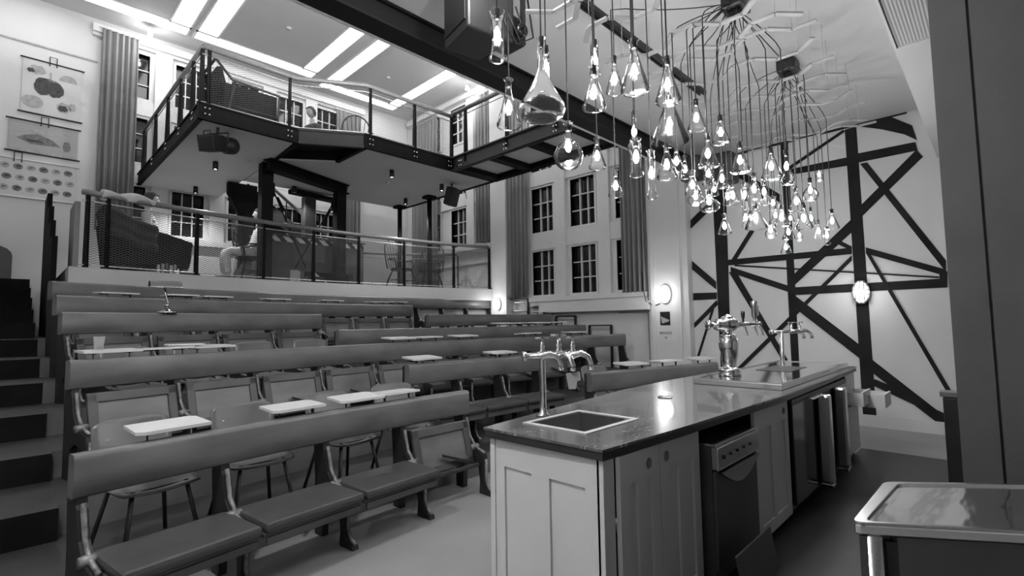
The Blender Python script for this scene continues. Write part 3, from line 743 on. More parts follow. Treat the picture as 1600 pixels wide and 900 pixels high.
def hand(pts, edges, rad, wi, base, dirv, side):
    """palm and five short bent finger chains from the wrist vertex"""
    d = Vector(dirv).normalized(); s_ = Vector(side).normalized(); dn = d.cross(s_)
    pi_ = len(pts); pts.append(tuple(Vector(base)+d*.045)); rad.append((.030, .016)); edges.append((wi, pi_))
    for i in range(4):
        f0 = Vector(base)+d*.085+s_*(.033-.022*i); L_ = (.030, .034, .031, .025)[i]
        a = len(pts); pts += [tuple(f0), tuple(f0+d*L_+dn*.010), tuple(f0+d*L_*1.6+dn*.030)]; rad += [.0095, .0088, .007]
        edges += [(pi_, a), (a, a+1), (a+1, a+2)]
    a = len(pts); f0 = Vector(base)+d*.02+s_*.034
    pts += [tuple(f0+s_*.012), tuple(f0+d*.035+s_*.022), tuple(f0+d*.06+s_*.020+dn*.01)]; rad += [.011, .010, .008]; edges += [(pi_, a), (a, a+1), (a+1, a+2)]
def person(label, base, face, top='tee', legs='trouser', hairm='hair', lean=0.12, seat=.45, arm_fwd=.32, headturn=0, leg_show=True):
    """seated person; base = point on the floor under the hips, face = facing angle, seat height"""
    P = thing('person', label, 'person', base, face)
    W = pmw(P)
    def w_(x, y, z): return tuple(W @ Vector((x, y, z)))     # local: +x forward, +y left
    hz = seat+.09; sx = -lean
    hip = (0, 0, hz); ch = (sx*.6, 0, hz+.30); nk = (sx, 0, hz+.50); hd = (sx+.03, 0, hz+.62)
    pts = [w_(*hip), w_(sx*.3, 0, hz+.14), w_(*ch), w_(sx*.95, 0, hz+.43), w_(sx, 0, hz+.52), w_(*hd)]
    rad = [(.125, .10), (.115, .085), (.135, .09), (.085, .06), .05, .055]
    edges = [(0, 1), (1, 2), (2, 3), (3, 4), (4, 5)]
    for s_ in (1, -1):
        a = len(pts)
        pts += [w_(sx*.9, s_*.17, hz+.42), w_(sx+.06, s_*.22, hz+.16), w_(sx+.06+arm_fwd*.75, s_*.16, hz+.08)]
        rad += [.052, .040, .026]; edges += [(3, a), (a, a+1), (a+1, a+2)]
        wr = Vector(pts[a+2]); dv = (W.to_3x3() @ Vector((1, -s_*.25, -.1))); sv = (W.to_3x3() @ Vector((0, -s_, .3)))
        hand(pts, edges, rad, a+2, wr, dv, sv)
        a = len(pts)
        pts += [w_(.04, s_*.09, hz-.01), w_(.44, s_*.12, hz+.0), w_(.43, s_*.12, .28), w_(.40, s_*.12, .09), w_(.50, s_*.12, .035), w_(.60, s_*.13, .03)]
        rad += [.085, .058, .052, .035, .032, .024]; edges += [(0, a), (a, a+1), (a+1, a+2), (a+2, a+3), (a+3, a+4), (a+4, a+5)]
    skin_mesh('body', pts, edges, rad, 'skin', P)
    # shirt
    sp = [w_(0, 0, hz+.01), w_(sx*.3, 0, hz+.14), w_(*ch), w_(sx*.95, 0, hz+.43)]; sr = [(.15, .118), (.138, .105), (.152, .108), (.10, .078)]; se = [(0, 1), (1, 2), (2, 3)]
    for s_ in (1, -1):
        a = len(sp); sp += [w_(sx*.9, s_*.175, hz+.42), w_(sx+.035, s_*.215, hz+.24)]; sr += [.068, .056]; se += [(3, a), (a, a+1)]
    skin_mesh('shirt', sp, se, sr, top, P)
    lp = [w_(0, 0, hz)]; lr = [(.14, .115)]; le = []
    for s_ in (1, -1):
        a = len(lp); lp += [w_(.05, s_*.09, hz-.01), w_(.44, s_*.12, hz+.0), w_(.435, s_*.12, .28), w_(.405, s_*.12, .12)]; lr += [.10, .073, .066, .058]
        le += [(0, a), (a, a+1), (a+1, a+2), (a+2, a+3)]
    skin_mesh('trousers', lp, le, lr, legs, P)
    for s_ in (1, -1):
        b = MB(); q = Vector((.40, s_*.12, .0))
        b.cbox(.34, .63, s_*.12-.048, s_*.12+.048, .004, .075, .03, W); part('shoe', b, 'darkcloth', P)
    # head: ellipsoid with nose, ears, mouth, eyes
    hc = Vector((hd[0]+.02, 0, hd[2]+.10)); HT = W @ Matrix.Translation(hc) @ Matrix.Rotation(headturn, 4, 'Z')
    b = MB(); vs = []; n = 18; mm = 12
    for i in range(mm+1):
        th = pi*i/mm
        for j in range(n):
            ph = 2*pi*j/n; x = sin(th)*cos(ph); y = sin(th)*sin(ph); z = cos(th)
            jaw = 1-.22*max(0, -z)**1.5; fx = .098*x*(1 if x > 0 else 1.05); fy = .076*y*jaw; fz = .118*z
            if x > 0 and z < -.2: fx *= .98
            vs.append((fx*jaw, fy, fz))
    fs = [(i*n+j, i*n+(j+1) % n, (i+1)*n+(j+1) % n, (i+1)*n+j) for i in range(mm) for j in range(n)]
    b.add(vs, fs, True, HT)
    b.add([(.092, .012, -.022), (.092, -.012, -.022), (.096, 0, .022), (.118, 0, -.020), (.098, 0, -.030)], [(0, 3, 2), (1, 2, 3), (0, 4, 3), (1, 3, 4)], True, HT)
    for s_ in (1, -1): b.lathe([(0, 0), (.018, 0), (.022, .008), (0, .014)], 10, T=HT @ Matrix.Translation((0, s_*.070, -.005)) @ Matrix.Rotation(-s_*pi/2, 4, 'X'))
    h = part('head', b, 'skin', P)
    b = MB()
    for s_ in (1, -1): b.lathe([(0, -.009), (.008, -.005), (.010, 0), (.008, .005), (0, .009)], 10, T=HT @ Matrix.Translation((.084, s_*.030, .012)))
    part('eye', b, 'inkd', h); part('mouth', MB().cbox(.082, .092, -.022, .022, -.056, -.050, .002, HT), 'ink', h)
    b = MB(); vs = []
    for i in range(mm+1):
        th = pi*.62*i/mm
        for j in range(n):
            ph = 2*pi*j/n; x = sin(th)*cos(ph); y = sin(th)*sin(ph); z = cos(th); k_ = 1.0 if x < .35 else max(.0, 1-(x-.35)*1.1)
            zz = z if x < .3 else max(z, .35+.3*(x-.3)); vs.append((.110*x-.006, .087*y, .128*zz+.006+.003*sin(ph*9+th*7)))
    b.add(vs, fs, True, HT); part('hair', b, hairm, P)
    return P
person('seated person in a white T-shirt with dark hair at the left of the lower deck', (1.66, 9.72, ZD+.012), R_(-10), lean=.12, legs='darkcloth')
person('person seated on a windsor chair in pale trousers and a white shirt, facing left', (3.15, 9.8, ZD+.012), R_(178), lean=.16)
person('person in dark clothes sitting on the upper deck, head just above its edge', (4.30, 10.0, 4.66), R_(200), top='darkcloth', legs='darkcloth', lean=.05)
# ================================================================== UPPER DECK
ZU, ZF = 4.44, 4.65
def poly_slab(mb, poly, z0, z1): return mb.prism([(x, y, z0) for x, y in poly], (0, 0, z1-z0))
LP = [(1.86, 7.93), (3.15, 7.97), (3.22, 9.05), (3.3, 12.5), (1.86, 12.5)]
RP = [(4.12, 7.42), (6.98, 7.42), (6.98, 10.78), (4.12, 10.78)]
MP = [(3.22, 9.05), (4.12, 8.40), (4.12, 10.78), (3.29, 10.78)]
NP = [(3.17, 7.97), (4.10, 7.42), (4.10, 8.40), (3.22, 9.03)]
b = MB(); [poly_slab(b, p, ZU, ZU+.03) for p in (LP, RP, MP)]; struct('floor_12', b, 'soffit')
b = MB(); [poly_slab(b, p, ZU+.031, ZF) for p in (LP, RP, MP)]; poly_slab(b, NP, ZU+.15, ZF); struct('floor_13', b, 'steel')
def ibeam(mb, a, b_, z0, z1, fw=.14, web=.03):
    a = Vector((*a, 0)); b_ = Vector((*b_, 0)); zc = (z0+z1)/2
    mb.bar(a+Vector((0, 0, zc)), b_+Vector((0, 0, zc)), web, z1-z0)
    mb.bar(a+Vector((0, 0, z0+.012)), b_+Vector((0, 0, z0+.012)), fw, .024); mb.bar(a+Vector((0, 0, z1-.012)), b_+Vector((0, 0, z1-.012)), fw, .024)
o = thing('deck_beam_frame', 'black bolted steel edge beams around the upper deck', 'steel beam', (1.82, 7.9, ZU))
edge = [((1.82, 12.5), (1.82, 7.86)), ((1.78, 7.88), (3.2, 7.92)), ((3.17, 7.94), (4.10, 7.37)), ((4.06, 7.37), (5.94, 7.37)), ((5.94, 7.37), (7.02, 7.37)), ((7.02, 7.37), (7.02, 10.8)), ((3.2, 7.9), (3.25, 9.05)), ((4.1, 7.37), (4.1, 8.4))]
bolts = MB()
for i, (p, q) in enumerate(edge):
    b = MB(); ibeam(b, p, q, ZU-.015, ZF+.015, .07, .03); part('edge_beam', b, 'steelg' if i == 2 else 'steel', o)
def boltrow(c, u, n, m_, nx):
    c = Vector(c); u = Vector(u).normalized(); nx = Vector(nx).normalized()
    for i in range(n):
        for j in range(m_):
            p = c+u*(i*.055)+Vector((0, 0, j*.085)); bolts.tube([p-nx*.004, p+nx*.016], .0135, 8)
for c in ((1.86, 7.82, ZU+.05), (3.02, 7.86, ZU+.05), (4.14, 7.32, ZU+.05), (5.02, 7.32, ZU+.05), (5.80, 7.32, ZU+.05)): boltrow(c, (1, 0, 0), 2, 2, (0, -1, 0))
for y in (8.1, 8.9, 9.8, 10.9): boltrow((1.78, y, ZU+.05), (0, 1, 0), 2, 2, (-1, 0, 0))
for y in (7.1, 5.9, 4.8): boltrow((5.885, y, ZU+.02), (0, -1, 0), 2, 2, (-1, 0, 0))
part('bolt', bolts, 'chrome', o, label='rows of bright bolt heads')['kind'] = 'stuff'
# bridge
o = thing('bridge_frame', 'steel footbridge running from the upper deck towards the main beam', 'bridge', (6.4, 5.5, ZU))
for X in (5.94, 7.0):
    b = MB(); ibeam(b, (X, 7.33), (X, 3.80), ZU-.02, ZF+.03, .12, .03); part('side_beam', b, 'steelg' if X < 6.5 else 'steel', o)
for y in (7.25, 6.35, 5.4, 4.5): part('cross_beam', MB().cbox(6.0, 6.94, y-.09, y+.09, ZU-.01, ZU+.09, .005), 'steel', o)
part('deck_plate', MB().box(6.0, 6.94, 3.80, 7.33, ZU+.09, ZU+.12), 'soffit', o)
part('walkway', MB().box(6.0, 6.94, 3.80, 7.33, ZU+.121, ZF), 'steel', o)
# columns, crosshead, bracing, stair
o = thing('crosshead_beam', 'heavy black steel beam on the columns below the gap in the upper deck', 'steel beam', (3.8, 9.2, 4.2))
b = MB(); ibeam(b, (3.12, 9.02), (4.95, 9.72), 4.24, 4.435, .20, .04); part('beam', b, 'steel', o)
part('end_plate', MB().bar((4.90, 9.70, 4.26), (4.93, 9.71, 4.42), .22, .02), 'steelg', o)
for i, (x, y) in enumerate(((3.22, 9.36), (4.78, 9.66))):
    z = 4.235 if i else 4.44-.002
    o = thing('steel_column', 'square black steel column, %s of the pair with cross bracing' % ('right' if i else 'left'), 'column', (x, y, ZD), 0, 'pair of black steel columns')
    part('shaft', MB().cbox(x-.10, x+.10, y-.10, y+.10, ZD+.01, z, .008), 'steel', o)
    part('gusset', MB().cbox(x-.02+(.12 if i == 0 else -.14), x+.02+(.12 if i == 0 else -.14), y-.06, y+.06, 3.85, 4.1, .01), 'steel', o)
    xx = 4.0
    part('tie_rod', MB().tube([(x+(.12 if i == 0 else -.14), y, 4.0), (4.05 if i == 0 else 3.85, 9.55, 2.6)], .013, 8), 'steel', o)
    part('turnbuckle', MB().tube([(x+(.20 if i == 0 else -.20), y, 3.86), (x+(.33 if i == 0 else -.32), y, 3.62)], .028, 8), 'steel', o)
o = thing('steel_column', 'square black steel column behind the brace rods', 'column', (4.58, 10.7, ZD))
part('shaft', MB().cbox(4.46, 4.70, 10.6, 10.8, ZD+.01, 4.30, .008), 'steelg', o); part('cap_beam', MB().bar((4.15, 10.6, 4.35), (5.25, 10.78, 4.35), .2, .09), 'steel', o)
o = thing('deck_stair', 'black steel stair descending behind the columns from the upper deck', 'stair', (3.3, 11.2, ZD))
for dy in (0, .8): part('stringer', MB().bar((3.35, 11.0+dy, 4.35), (5.9, 11.0+dy, 2.45), .05, .26, (0, 0, 1)), 'steel', o)
for i in range(9): part('tread', MB().cbox(3.4+.27*i, 3.68+.27*i, 11.03, 11.77, 4.25-.2*i-.02, 4.25-.2*i+.01, .004), 'steel', o)
part('stair_head', MB().prism([(3.05, 10.95, 4.42), (3.6, 10.95, 4.42), (3.6, 10.95, 4.0), (3.42, 10.95, 2.6), (3.25, 10.95, 2.6), (3.25, 10.95, 3.8), (3.05, 10.95, 4.2)], (0, .12, 0)), 'steel', o)
part('stair_rail', MB().tube([(3.7, 10.95, 4.60), (5.7, 10.95, 3.1), (6.0, 10.95, 3.05)], .035, 10), 'rail', o)
for x in (4.2, 4.9, 5.5): part('baluster', MB().tube([(x, 10.95, 4.6-(x-3.7)*.75), (x, 10.95, 4.35-(x-3.35)*.745+.1)], .012, 6), 'steel', o)
# upper railings
U1 = [(1.84, 7.92), (3.17, 7.95), (4.10, 7.38), (5.94, 7.38)]
railing('timber-topped railing along the front of the upper deck', U1, ZF, [(1.9, 7.92), (3.05, 7.95), (4.16, 7.38), (5.05, 7.38), (5.90, 7.38)], H=.86, hr=.038, mesh=True, mwd=.003)
railing('railing along the left side of the upper deck', [(1.84, 12.4), (1.84, 7.92)], ZF, [(1.84, 12.2), (1.84, 11.1), (1.84, 10.1), (1.84, 9.2), (1.84, 8.45), (1.84, 7.97)], H=.86, hr=.033, mwd=.003)
railing('near railing of the footbridge, running to the main beam', [(5.94, 7.34), (5.94, 3.86)], ZF, [(5.94, 7.0), (5.94, 5.9), (5.94, 4.8), (5.94, 4.0)], H=.9, mesh=False)
railing('far railing of the footbridge on the window side', [(7.0, 7.34), (7.0, 3.86)], ZF, [(7.0, 7.2), (7.0, 5.9), (7.0, 4.4)], H=.55, mesh=False, hr=.025)
# upper deck furniture
o = thing('lounge_chair', 'black cane-backed armchair on the left corner of the upper deck', 'armchair', (2.6, 8.8, ZF))
part('seat', MB().cbox(2.25, 3.0, 8.5, 9.2, ZF+.30, ZF+.42, .03), 'uphol', o)
part('backrest', MB().prism([(2.30, 8.5, ZF+.40), (2.16, 8.5, ZF+.92), (2.24, 8.5, ZF+.94), (2.38, 8.5, ZF+.42)], (0, .7, 0)), 'uphol', o, bevel=.02)
part('side_panel', MB().cbox(2.25, 3.05, 8.42, 8.46, ZF+.20, ZF+.66, .01), 'uphol', o); part('side_panel', MB().cbox(2.25, 3.05, 9.24, 9.28, ZF+.20, ZF+.66, .01), 'uphol', o)
for y in (8.40, 9.30):
    part('arm_frame', MB().tube([(3.05, y, ZF+.01), (3.07, y, ZF+.68), (2.36, y, ZF+.72), (2.12, y, ZF+.98)], .022, 8).tube([(2.40, y, ZF+.70), (2.28, y, ZF+.01)], .022, 8).tube([(3.05, y, ZF+.30), (2.33, y, ZF+.30)], .016, 8), 'iron', o)
part('head_rail', MB().tube([(2.12, 8.4, ZF+.98), (2.12, 9.3, ZF+.98)], .022, 8), 'iron', o)
tag(part('pouf', MB().cbox(5.75, 6.5, 8.0, 8.6, ZF+.002, ZF+.30, .08), 'curtain'), 'low grey padded pouf at the right end of the upper deck', 'pouf')
# luminaires under the deck
def downlight(x, y, z, label, r=.045, h=.14):
    o = thing('downlight', label, 'spotlight', (x, y, z-h), 0, 'cylindrical black downlights under the upper deck')
    part('housing', MB().lathe([(0, 0), (r, 0), (r, -h), (r*.8, -h), (r*.75, -h+.02), (0, -h+.02)], 16, c=(x, y, z-.002)), 'black', o)
    part('lens', MB().lathe([(0, 0), (r*.7, 0), (r*.7, .004), (0, .004)], 14, c=(x, y, z-h+.012)), 'spot', o)
    light('downlight_beam', (x, y, z-h-.02), DOWN_WATT, .03, o, 'SPOT', spot=R_(130))
for (x, y, l) in ((2.53, 9.85, 'below the stage light'), (2.70, 11.9, 'nearest the back wall windows'), (4.18, 10.5, 'between the columns'), (5.08, 8.15, 'in the middle of the right soffit'), (6.37, 8.28, 'beside the loudspeaker'), (6.48, 9.8, 'nearest the far pole')):
    downlight(x, y, ZU, 'small black cylindrical downlight under the upper deck, '+l)
for x, y, l in ((2.9, 9.3, 'left'), (5.45, 8.9, 'right'),):
    tag(part('smoke_detector', MB().lathe([(0, 0), (.05, 0), (.045, -.03), (0, -.035)], 14, c=(x, y, ZU)), 'white'), 'tiny white smoke detector under the %s half of the upper deck' % l, 'smoke detector')
def stagelight(x, y, z, rz, s_, label):
    o = thing('stage_light', label, 'stage light', (x, y, z), rz); W = pmw(o)
    part('yoke', MB().tube([(0, 0, 0), (0, 0, -.09*s_)], .02, 8, T=W).tube([(-.16*s_, 0, -.25*s_), (-.16*s_, 0, -.09*s_), (.16*s_, 0, -.09*s_), (.16*s_, 0, -.25*s_)], .012, 6, T=W), 'black', o)
    Q = W @ Matrix.Translation((0, 0, -.25*s_)) @ Matrix.Rotation(R_(15), 4, 'X')
    b = MB().cbox(-.13*s_, .13*s_, -.26*s_, .05*s_, -.11*s_, .11*s_, .03, Q)
    for i in range(5): b.box(-.135*s_, .135*s_, (-.24+.05*i)*s_, (-.225+.05*i)*s_, -.115*s_, .115*s_, Q)
    part('lamp_body', b, 'black', o)
    part('snoot', MB().lathe([(0, 0), (.10*s_, 0), (.10*s_, .14*s_), (.13*s_, .16*s_), (.13*s_, .30*s_), (.11*s_, .30*s_), (.10*s_, .2*s_), (0, .2*s_)], 16, T=Q @ Matrix.Translation((0, .04*s_, 0)) @ Matrix.Rotation(-pi/2, 4, 'X')), 'black', o)
    part('handle', MB().tube([(-.05*s_, -.2*s_, .11*s_), (-.05*s_, -.2*s_, .17*s_), (.05*s_, -.2*s_, .17*s_), (.05*s_, -.2*s_, .11*s_)], .008, 6, T=Q), 'iron', o)
    return o
stagelight(2.1, 8.1, ZU-.002, R_(-50), 1.0, 'big black theatre spotlight hanging under the left corner of the upper deck')
o = thing('wall_speaker', 'black loudspeaker on a bracket under the upper deck beside the pole', 'loudspeaker', (6.55, 8.3, 4.2))
Q = Matrix.Translation((6.50, 8.1, 4.16)) @ Matrix.Rotation(R_(25), 4, 'Z') @ Matrix.Rotation(R_(15), 4, 'X')
part('cabinet', MB().cbox(-.13, .13, -.11, .11, -.19, .19, .03, Q), 'speaker', o); part('bracket', MB().tube([(6.5, 8.1, 4.36), (6.5, 8.1, ZU-.002)], .02, 8), 'black', o)
part('cable', MB().tube([(6.6, 8.1, 4.25), (6.75, 8.05, 4.38), (6.8, 8.0, 4.25), (6.78, 7.95, 4.15)], .006, 6), 'cord', o)

# ================================================================== MAIN STEEL BEAM, RAIL, PA
o = thing('main_beam', 'long dark steel beam crossing above the bar to the window wall', 'steel beam', (3.4, 3.65, 4.0))
part('web', MB().cbox(XL+.01, XW-.005, 3.60, 3.66, 4.05, 4.42, .004), 'beam', o)
part('lower_flange', MB().cbox(XL+.01, XW-.005, 3.54, 3.76, 4.02, 4.05, .006), 'beam', o)
part('upper_flange', MB().cbox(XL+.01, XW-.005, 3.56, 3.599, 4.225, 4.249, .002), 'steel', o)
part('pale_edge', MB().box(XL+.01, XW-.005, 3.762, 3.80, 4.02, 4.05), 'white', o)
tag(part('track_rail', MB().cbox(1.2, 5.8, 2.36, 2.40, ZL-.05, ZL-.001, .004).cbox(1.2, 5.8, 2.43, 2.45, ZL-.04, ZL-.001, .004), 'black'), 'thin black lighting track fixed along the bar ceiling', 'track')
o = thing('pa_speaker', 'large black loudspeaker cabinet hanging above the bench rows', 'loudspeaker', (2.55, 3.0, 3.66))
zb = 3.68
A = onZ(694, 78, zb); Bq = onZ(731, 40, zb); Cq = onZ(822, 70, zb)
dAB = (A-Bq); perp = Vector((-dAB.y, dAB.x, 0)).normalized();
if perp.dot(Cq-Bq) < 0: perp = -perp
dep = .42
b = MB().prism([Bq, A, A+perp*dep*.75, Bq+perp*dep], (0, 0, .56)); part('cabinet', b, 'speaker', o, bevel=.02)
u = dAB.normalized(); L_ = dAB.length
b = MB(); fo = -perp*.012
b.prism([Bq+u*.03+Vector((0, 0, .07))+fo, Bq+u*(L_-.03)+Vector((0, 0, .07))+fo, Bq+u*(L_-.03)+Vector((0, 0, .53))+fo, Bq+u*.03+Vector((0, 0, .53))+fo], perp*.01); part('grille', b, 'black', o)
part('hanging_strap', MB().bar(Bq+perp*.5+Vector((0, 0, .1)), Bq+perp*.5+Vector((0, 0, .57)), .05, .01), 'black', o)
part('cable', MB().tube([Bq+perp*.43+Vector((0, 0, .3)), Bq+perp*.5+Vector((0, 0, .15)), Bq+perp*.48+Vector((0, 0, .02)), Bq+perp*.6+Vector((0, 0, .1)), Bq+perp*.55+Vector((0, 0, .4))], .008, 6), 'cord', o)
o = thing('projector', 'black projector with cables on a ceiling pole beside the big loudspeaker', 'projector', (2.95, 2.9, 3.8))
C3 = onZ(793, 60, 3.80)
part('pole', MB().cbox(C3.x-.03, C3.x+.03, C3.y-.03, C3.y+.03, 3.9, ZL-.001, .005), 'black', o)
part('housing', MB().cbox(C3.x-.13, C3.x+.10, C3.y-.12, C3.y+.12, 3.72, 3.93, .03), 'black', o)
part('lens', MB().lathe([(0, 0), (.05, 0), (.05, .06), (.04, .06), (0, .03)], 16, T=Matrix.Translation((C3.x, C3.y-.12, 3.80)) @ Matrix.Rotation(pi/2, 4, 'X')), 'blackgloss', o)
part('cable', MB().tube([(C3.x-.1, C3.y-.1, 3.93), (C3.x-.18, C3.y-.15, 3.8), (C3.x-.05, C3.y-.14, 3.68), (C3.x+.1, C3.y-.1, 3.75), (C3.x+.12, C3.y, 4.0)], .009, 6).tube([(C3.x-.12, C3.y-.13, 3.9), (C3.x-.02, C3.y-.15, 3.72), (C3.x+.08, C3.y-.13, 3.8)], .008, 6), 'cord', o)
for i, (px, py, s_) in enumerate(((1082, 262, .8), (1128, 262, 1.0))):
    c = onZ(px, py, 3.74); o = thing('round_speaker', '%s dark rounded loudspeaker hanging behind the flask lamps near the beam end' % ('smaller' if i == 0 else 'larger'), 'loudspeaker', (c.x, c.y, 3.74))
    part('cabinet', MB().cbox(c.x-.17*s_, c.x+.17*s_, c.y-.20*s_, c.y+.20*s_, 3.74-.26*s_, 3.74+.2*s_, .07), 'speaker', o)
    part('bracket', MB().tube([(c.x, c.y, 3.74+.18*s_), (c.x, c.y, ZL-.001)], .018, 8), 'black', o)

# ================================================================== MURAL on the window wall beyond the bar
PM = [[(1111, 250), (1133, 246), (1143, 584), (1127, 588)], [(1219, 222), (1231, 219), (1249, 570), (1237, 572)], [(1320, 203), (1338, 197), (1370, 657), (1349, 657)],
 [(1110, 249), (1417, 174), (1417, 177.5), (1110, 253)], [(1338, 197), (1390, 182), (1425, 196), (1433, 219), (1413, 210), (1377, 202)],
 [(1236, 264), (1324, 246), (1324, 259), (1236, 273)], [(1340, 240), (1430, 222), (1434, 235), (1341, 254)], [(1432, 234), (1442, 245), (1346, 339), (1344, 322)], [(1331, 342), (1333, 361), (1240, 447), (1238, 431)],
 [(1344, 256), (1355, 254), (1478, 407), (1478, 425)], [(1137, 406), (1331, 387), (1331, 397), (1137, 415)], [(1353, 386.5), (1478, 421), (1473, 430), (1353, 396)],
 [(1241, 449), (1479, 435), (1479, 449), (1241, 461)], [(1148, 413.5), (1467, 432), (1467, 434.5), (1148, 416)],
 [(1142, 417), (1240, 449), (1242, 460), (1238, 458), (1142, 426)], [(1240, 460), (1345, 540), (1363, 562), (1463, 640), (1490, 652), (1490, 672), (1477, 670), (1428, 632), (1363, 582), (1345, 561), (1242, 481)],
 [(1366, 592), (1398, 605), (1428, 632), (1366, 603)], [(1139, 425), (1152, 427), (1231, 562), (1225, 567)], [(1233, 495), (1235, 503), (1155, 580), (1149, 578)], [(1331, 399), (1331, 407), (1243, 494), (1243, 486)],
 [(1313, 376), (1331, 385), (1331, 392), (1308, 381)], [(1353, 395), (1359, 395), (1492, 620), (1486, 624)], [(1468, 418), (1480, 424), (1480, 449), (1468, 442)],
 [(1082, 408), (1119, 440), (1119, 452), (1082, 421)], [(1084, 458), (1120, 457), (1120, 467), (1084, 469)], [(1085, 505), (1120, 469), (1122, 476), (1086, 512)], [(1113, 482), (1116, 483), (1092, 560), (1089, 559)],
 [(1080, 344), (1112, 312), (1112, 326), (1080, 357)], [(1172, 360), (1179, 361), (1150, 407), (1143, 407)], [(1231, 262), (1318, 203), (1320, 206), (1233, 266)], [(1160, 268), (1221, 305), (1221, 318), (1158, 280)],
 [(1133, 254), (1160, 268), (1158, 280), (1133, 266)]]
b = MB()
for i, pl in enumerate(PM):
    d = .004+.0006*i
    b.prism([onX(x, y, XW-.004) for x, y in pl], (-d, 0, 0))
o = tag(part('truss_mural', b, 'mural'), 'black steel truss silhouette covering the white wall beyond the bar', 'mural')
o.data.update()

# ================================================================== WALL CHARTS
def chart(x0, x1, z0, z1, m_, label, dz=0, rods=True):
    o = thing('wall_chart', label, 'wall chart', ((x0+x1)/2, YB-.02, z0), 0, 'roll-down botanical teaching charts'); o['group'] = 'roll-down teaching charts on the back wall'
    part('sheet', MB().box(x0, x1, YB-.018, YB-.012, z0, z1), m_, o)
    for z in (z0, z1): part('rod', MB().tube([(x0-.04, YB-.022, z), (x1+.04, YB-.022, z)], .014, 8), 'iron' if rods else 'white', o)
    part('hanger', MB().tube([((x0+x1)/2-.05, YB-.03, z1-.06), ((x0+x1)/2-.05, YB-.03, z1+.12), ((x0+x1)/2+.05, YB-.03, z1+.12), ((x0+x1)/2+.05, YB-.03, z1-.06)], .008, 6), 'iron', o)
    return o
def blob(mb, cx, cz, rx, rz, a0=0, a1=2*pi, n=18, wob=.08, y=YB-.0185, ph=0, d=.002):
    mb.prism([(cx+rx*cos(a0+(a1-a0)*i/n)*(1+wob*sin(3*i+ph)), y, cz+rz*sin(a0+(a1-a0)*i/n)*(1+wob*cos(2*i+ph))) for i in range(n if a1-a0 > 6.2 else n+1)], (0, -d, 0))
c1 = chart(.05, .87, 5.5, 6.53, 'paper', 'white hanging chart with drawings of cut fruit, topmost of three')
b = MB(); blob(b, .42, 6.02, .21, .20, -.35, pi+.35, wob=.03); part('drawing', b, 'ink', c1)
b = MB(); blob(b, .33, 6.05, .12, .17, wob=.05, y=YB-.021); blob(b, .50, 6.03, .12, .15, wob=.08, y=YB-.0212); part('drawing', b, 'inkd', c1)
b = MB(); blob(b, .25, 6.34, .11, .09, wob=.2); blob(b, .20, 5.72, .15, .12, wob=.02); blob(b, .68, 6.24, .13, .13, 0, pi, wob=0); blob(b, .63, 5.72, .10, .10, wob=.12, ph=2); blob(b, .76, 5.76, .05, .08, wob=.2); blob(b, .43, 6.28, .02, .07); part('drawing', b, 'inkl', c1)
b = MB(); blob(b, .62, 5.70, .07, .06, wob=.2, y=YB-.021); blob(b, .16, 6.31, .05, .04, wob=.3, y=YB-.021); part('drawing', b, 'inkd', c1)
c2 = chart(-.09, .86, 4.74, 5.34, 'paperg', 'grey hanging chart with a long fish-like drawing, middle of three')
b = MB(); b.prism([(.02, YB-.0185, 5.0), (.12, YB-.0185, 5.07), (.3, YB-.0185, 5.12), (.5, YB-.0185, 5.05), (.62, YB-.0185, 4.94), (.45, YB-.0185, 4.93), (.2, YB-.0185, 4.92)], (0, -.002, 0)); blob(b, .70, 4.97, .055, .10); part('drawing', b, 'ink', c2)
b = MB(); blob(b, .40, 5.17, .2, .04, wob=.1); [b.box(.0, .17, YB-.0205, YB-.0185, 5.12+.05*i, 5.125+.05*i) for i in range(4)]; blob(b, .70, 5.22, .06, .03); b.box(-.08, .85, YB-.0195, YB-.0185, 4.76, 4.80); part('drawing', b, 'inkl', c2)
b = MB(); blob(b, .25, 4.98, .13, .022, wob=.3, y=YB-.021); part('drawing', b, 'inkd', c2)
c3 = chart(-.75, .86, 3.90, 4.60, 'paper', 'white hanging chart with rows of shell-like cross sections, lowest of three', rods=False)
k = 0
for r in range(3):
    for q in range(9):
        cx = -.62+.17*q+.03*(r % 2); cz = 4.46-.2*r; k += 1
        b = MB(); blob(b, cx, cz, .065, .055, wob=.04, ph=k); part('drawing', b, 'inkl' if (q+r) % 2 else 'ink', c3)
        b = MB(); blob(b, cx+.01, cz, .035, .028, .2, pi+.6, wob=.2, y=YB-.0205, ph=k); part('drawing', b, 'ink' if (q+r) % 2 else 'inkd', c3)

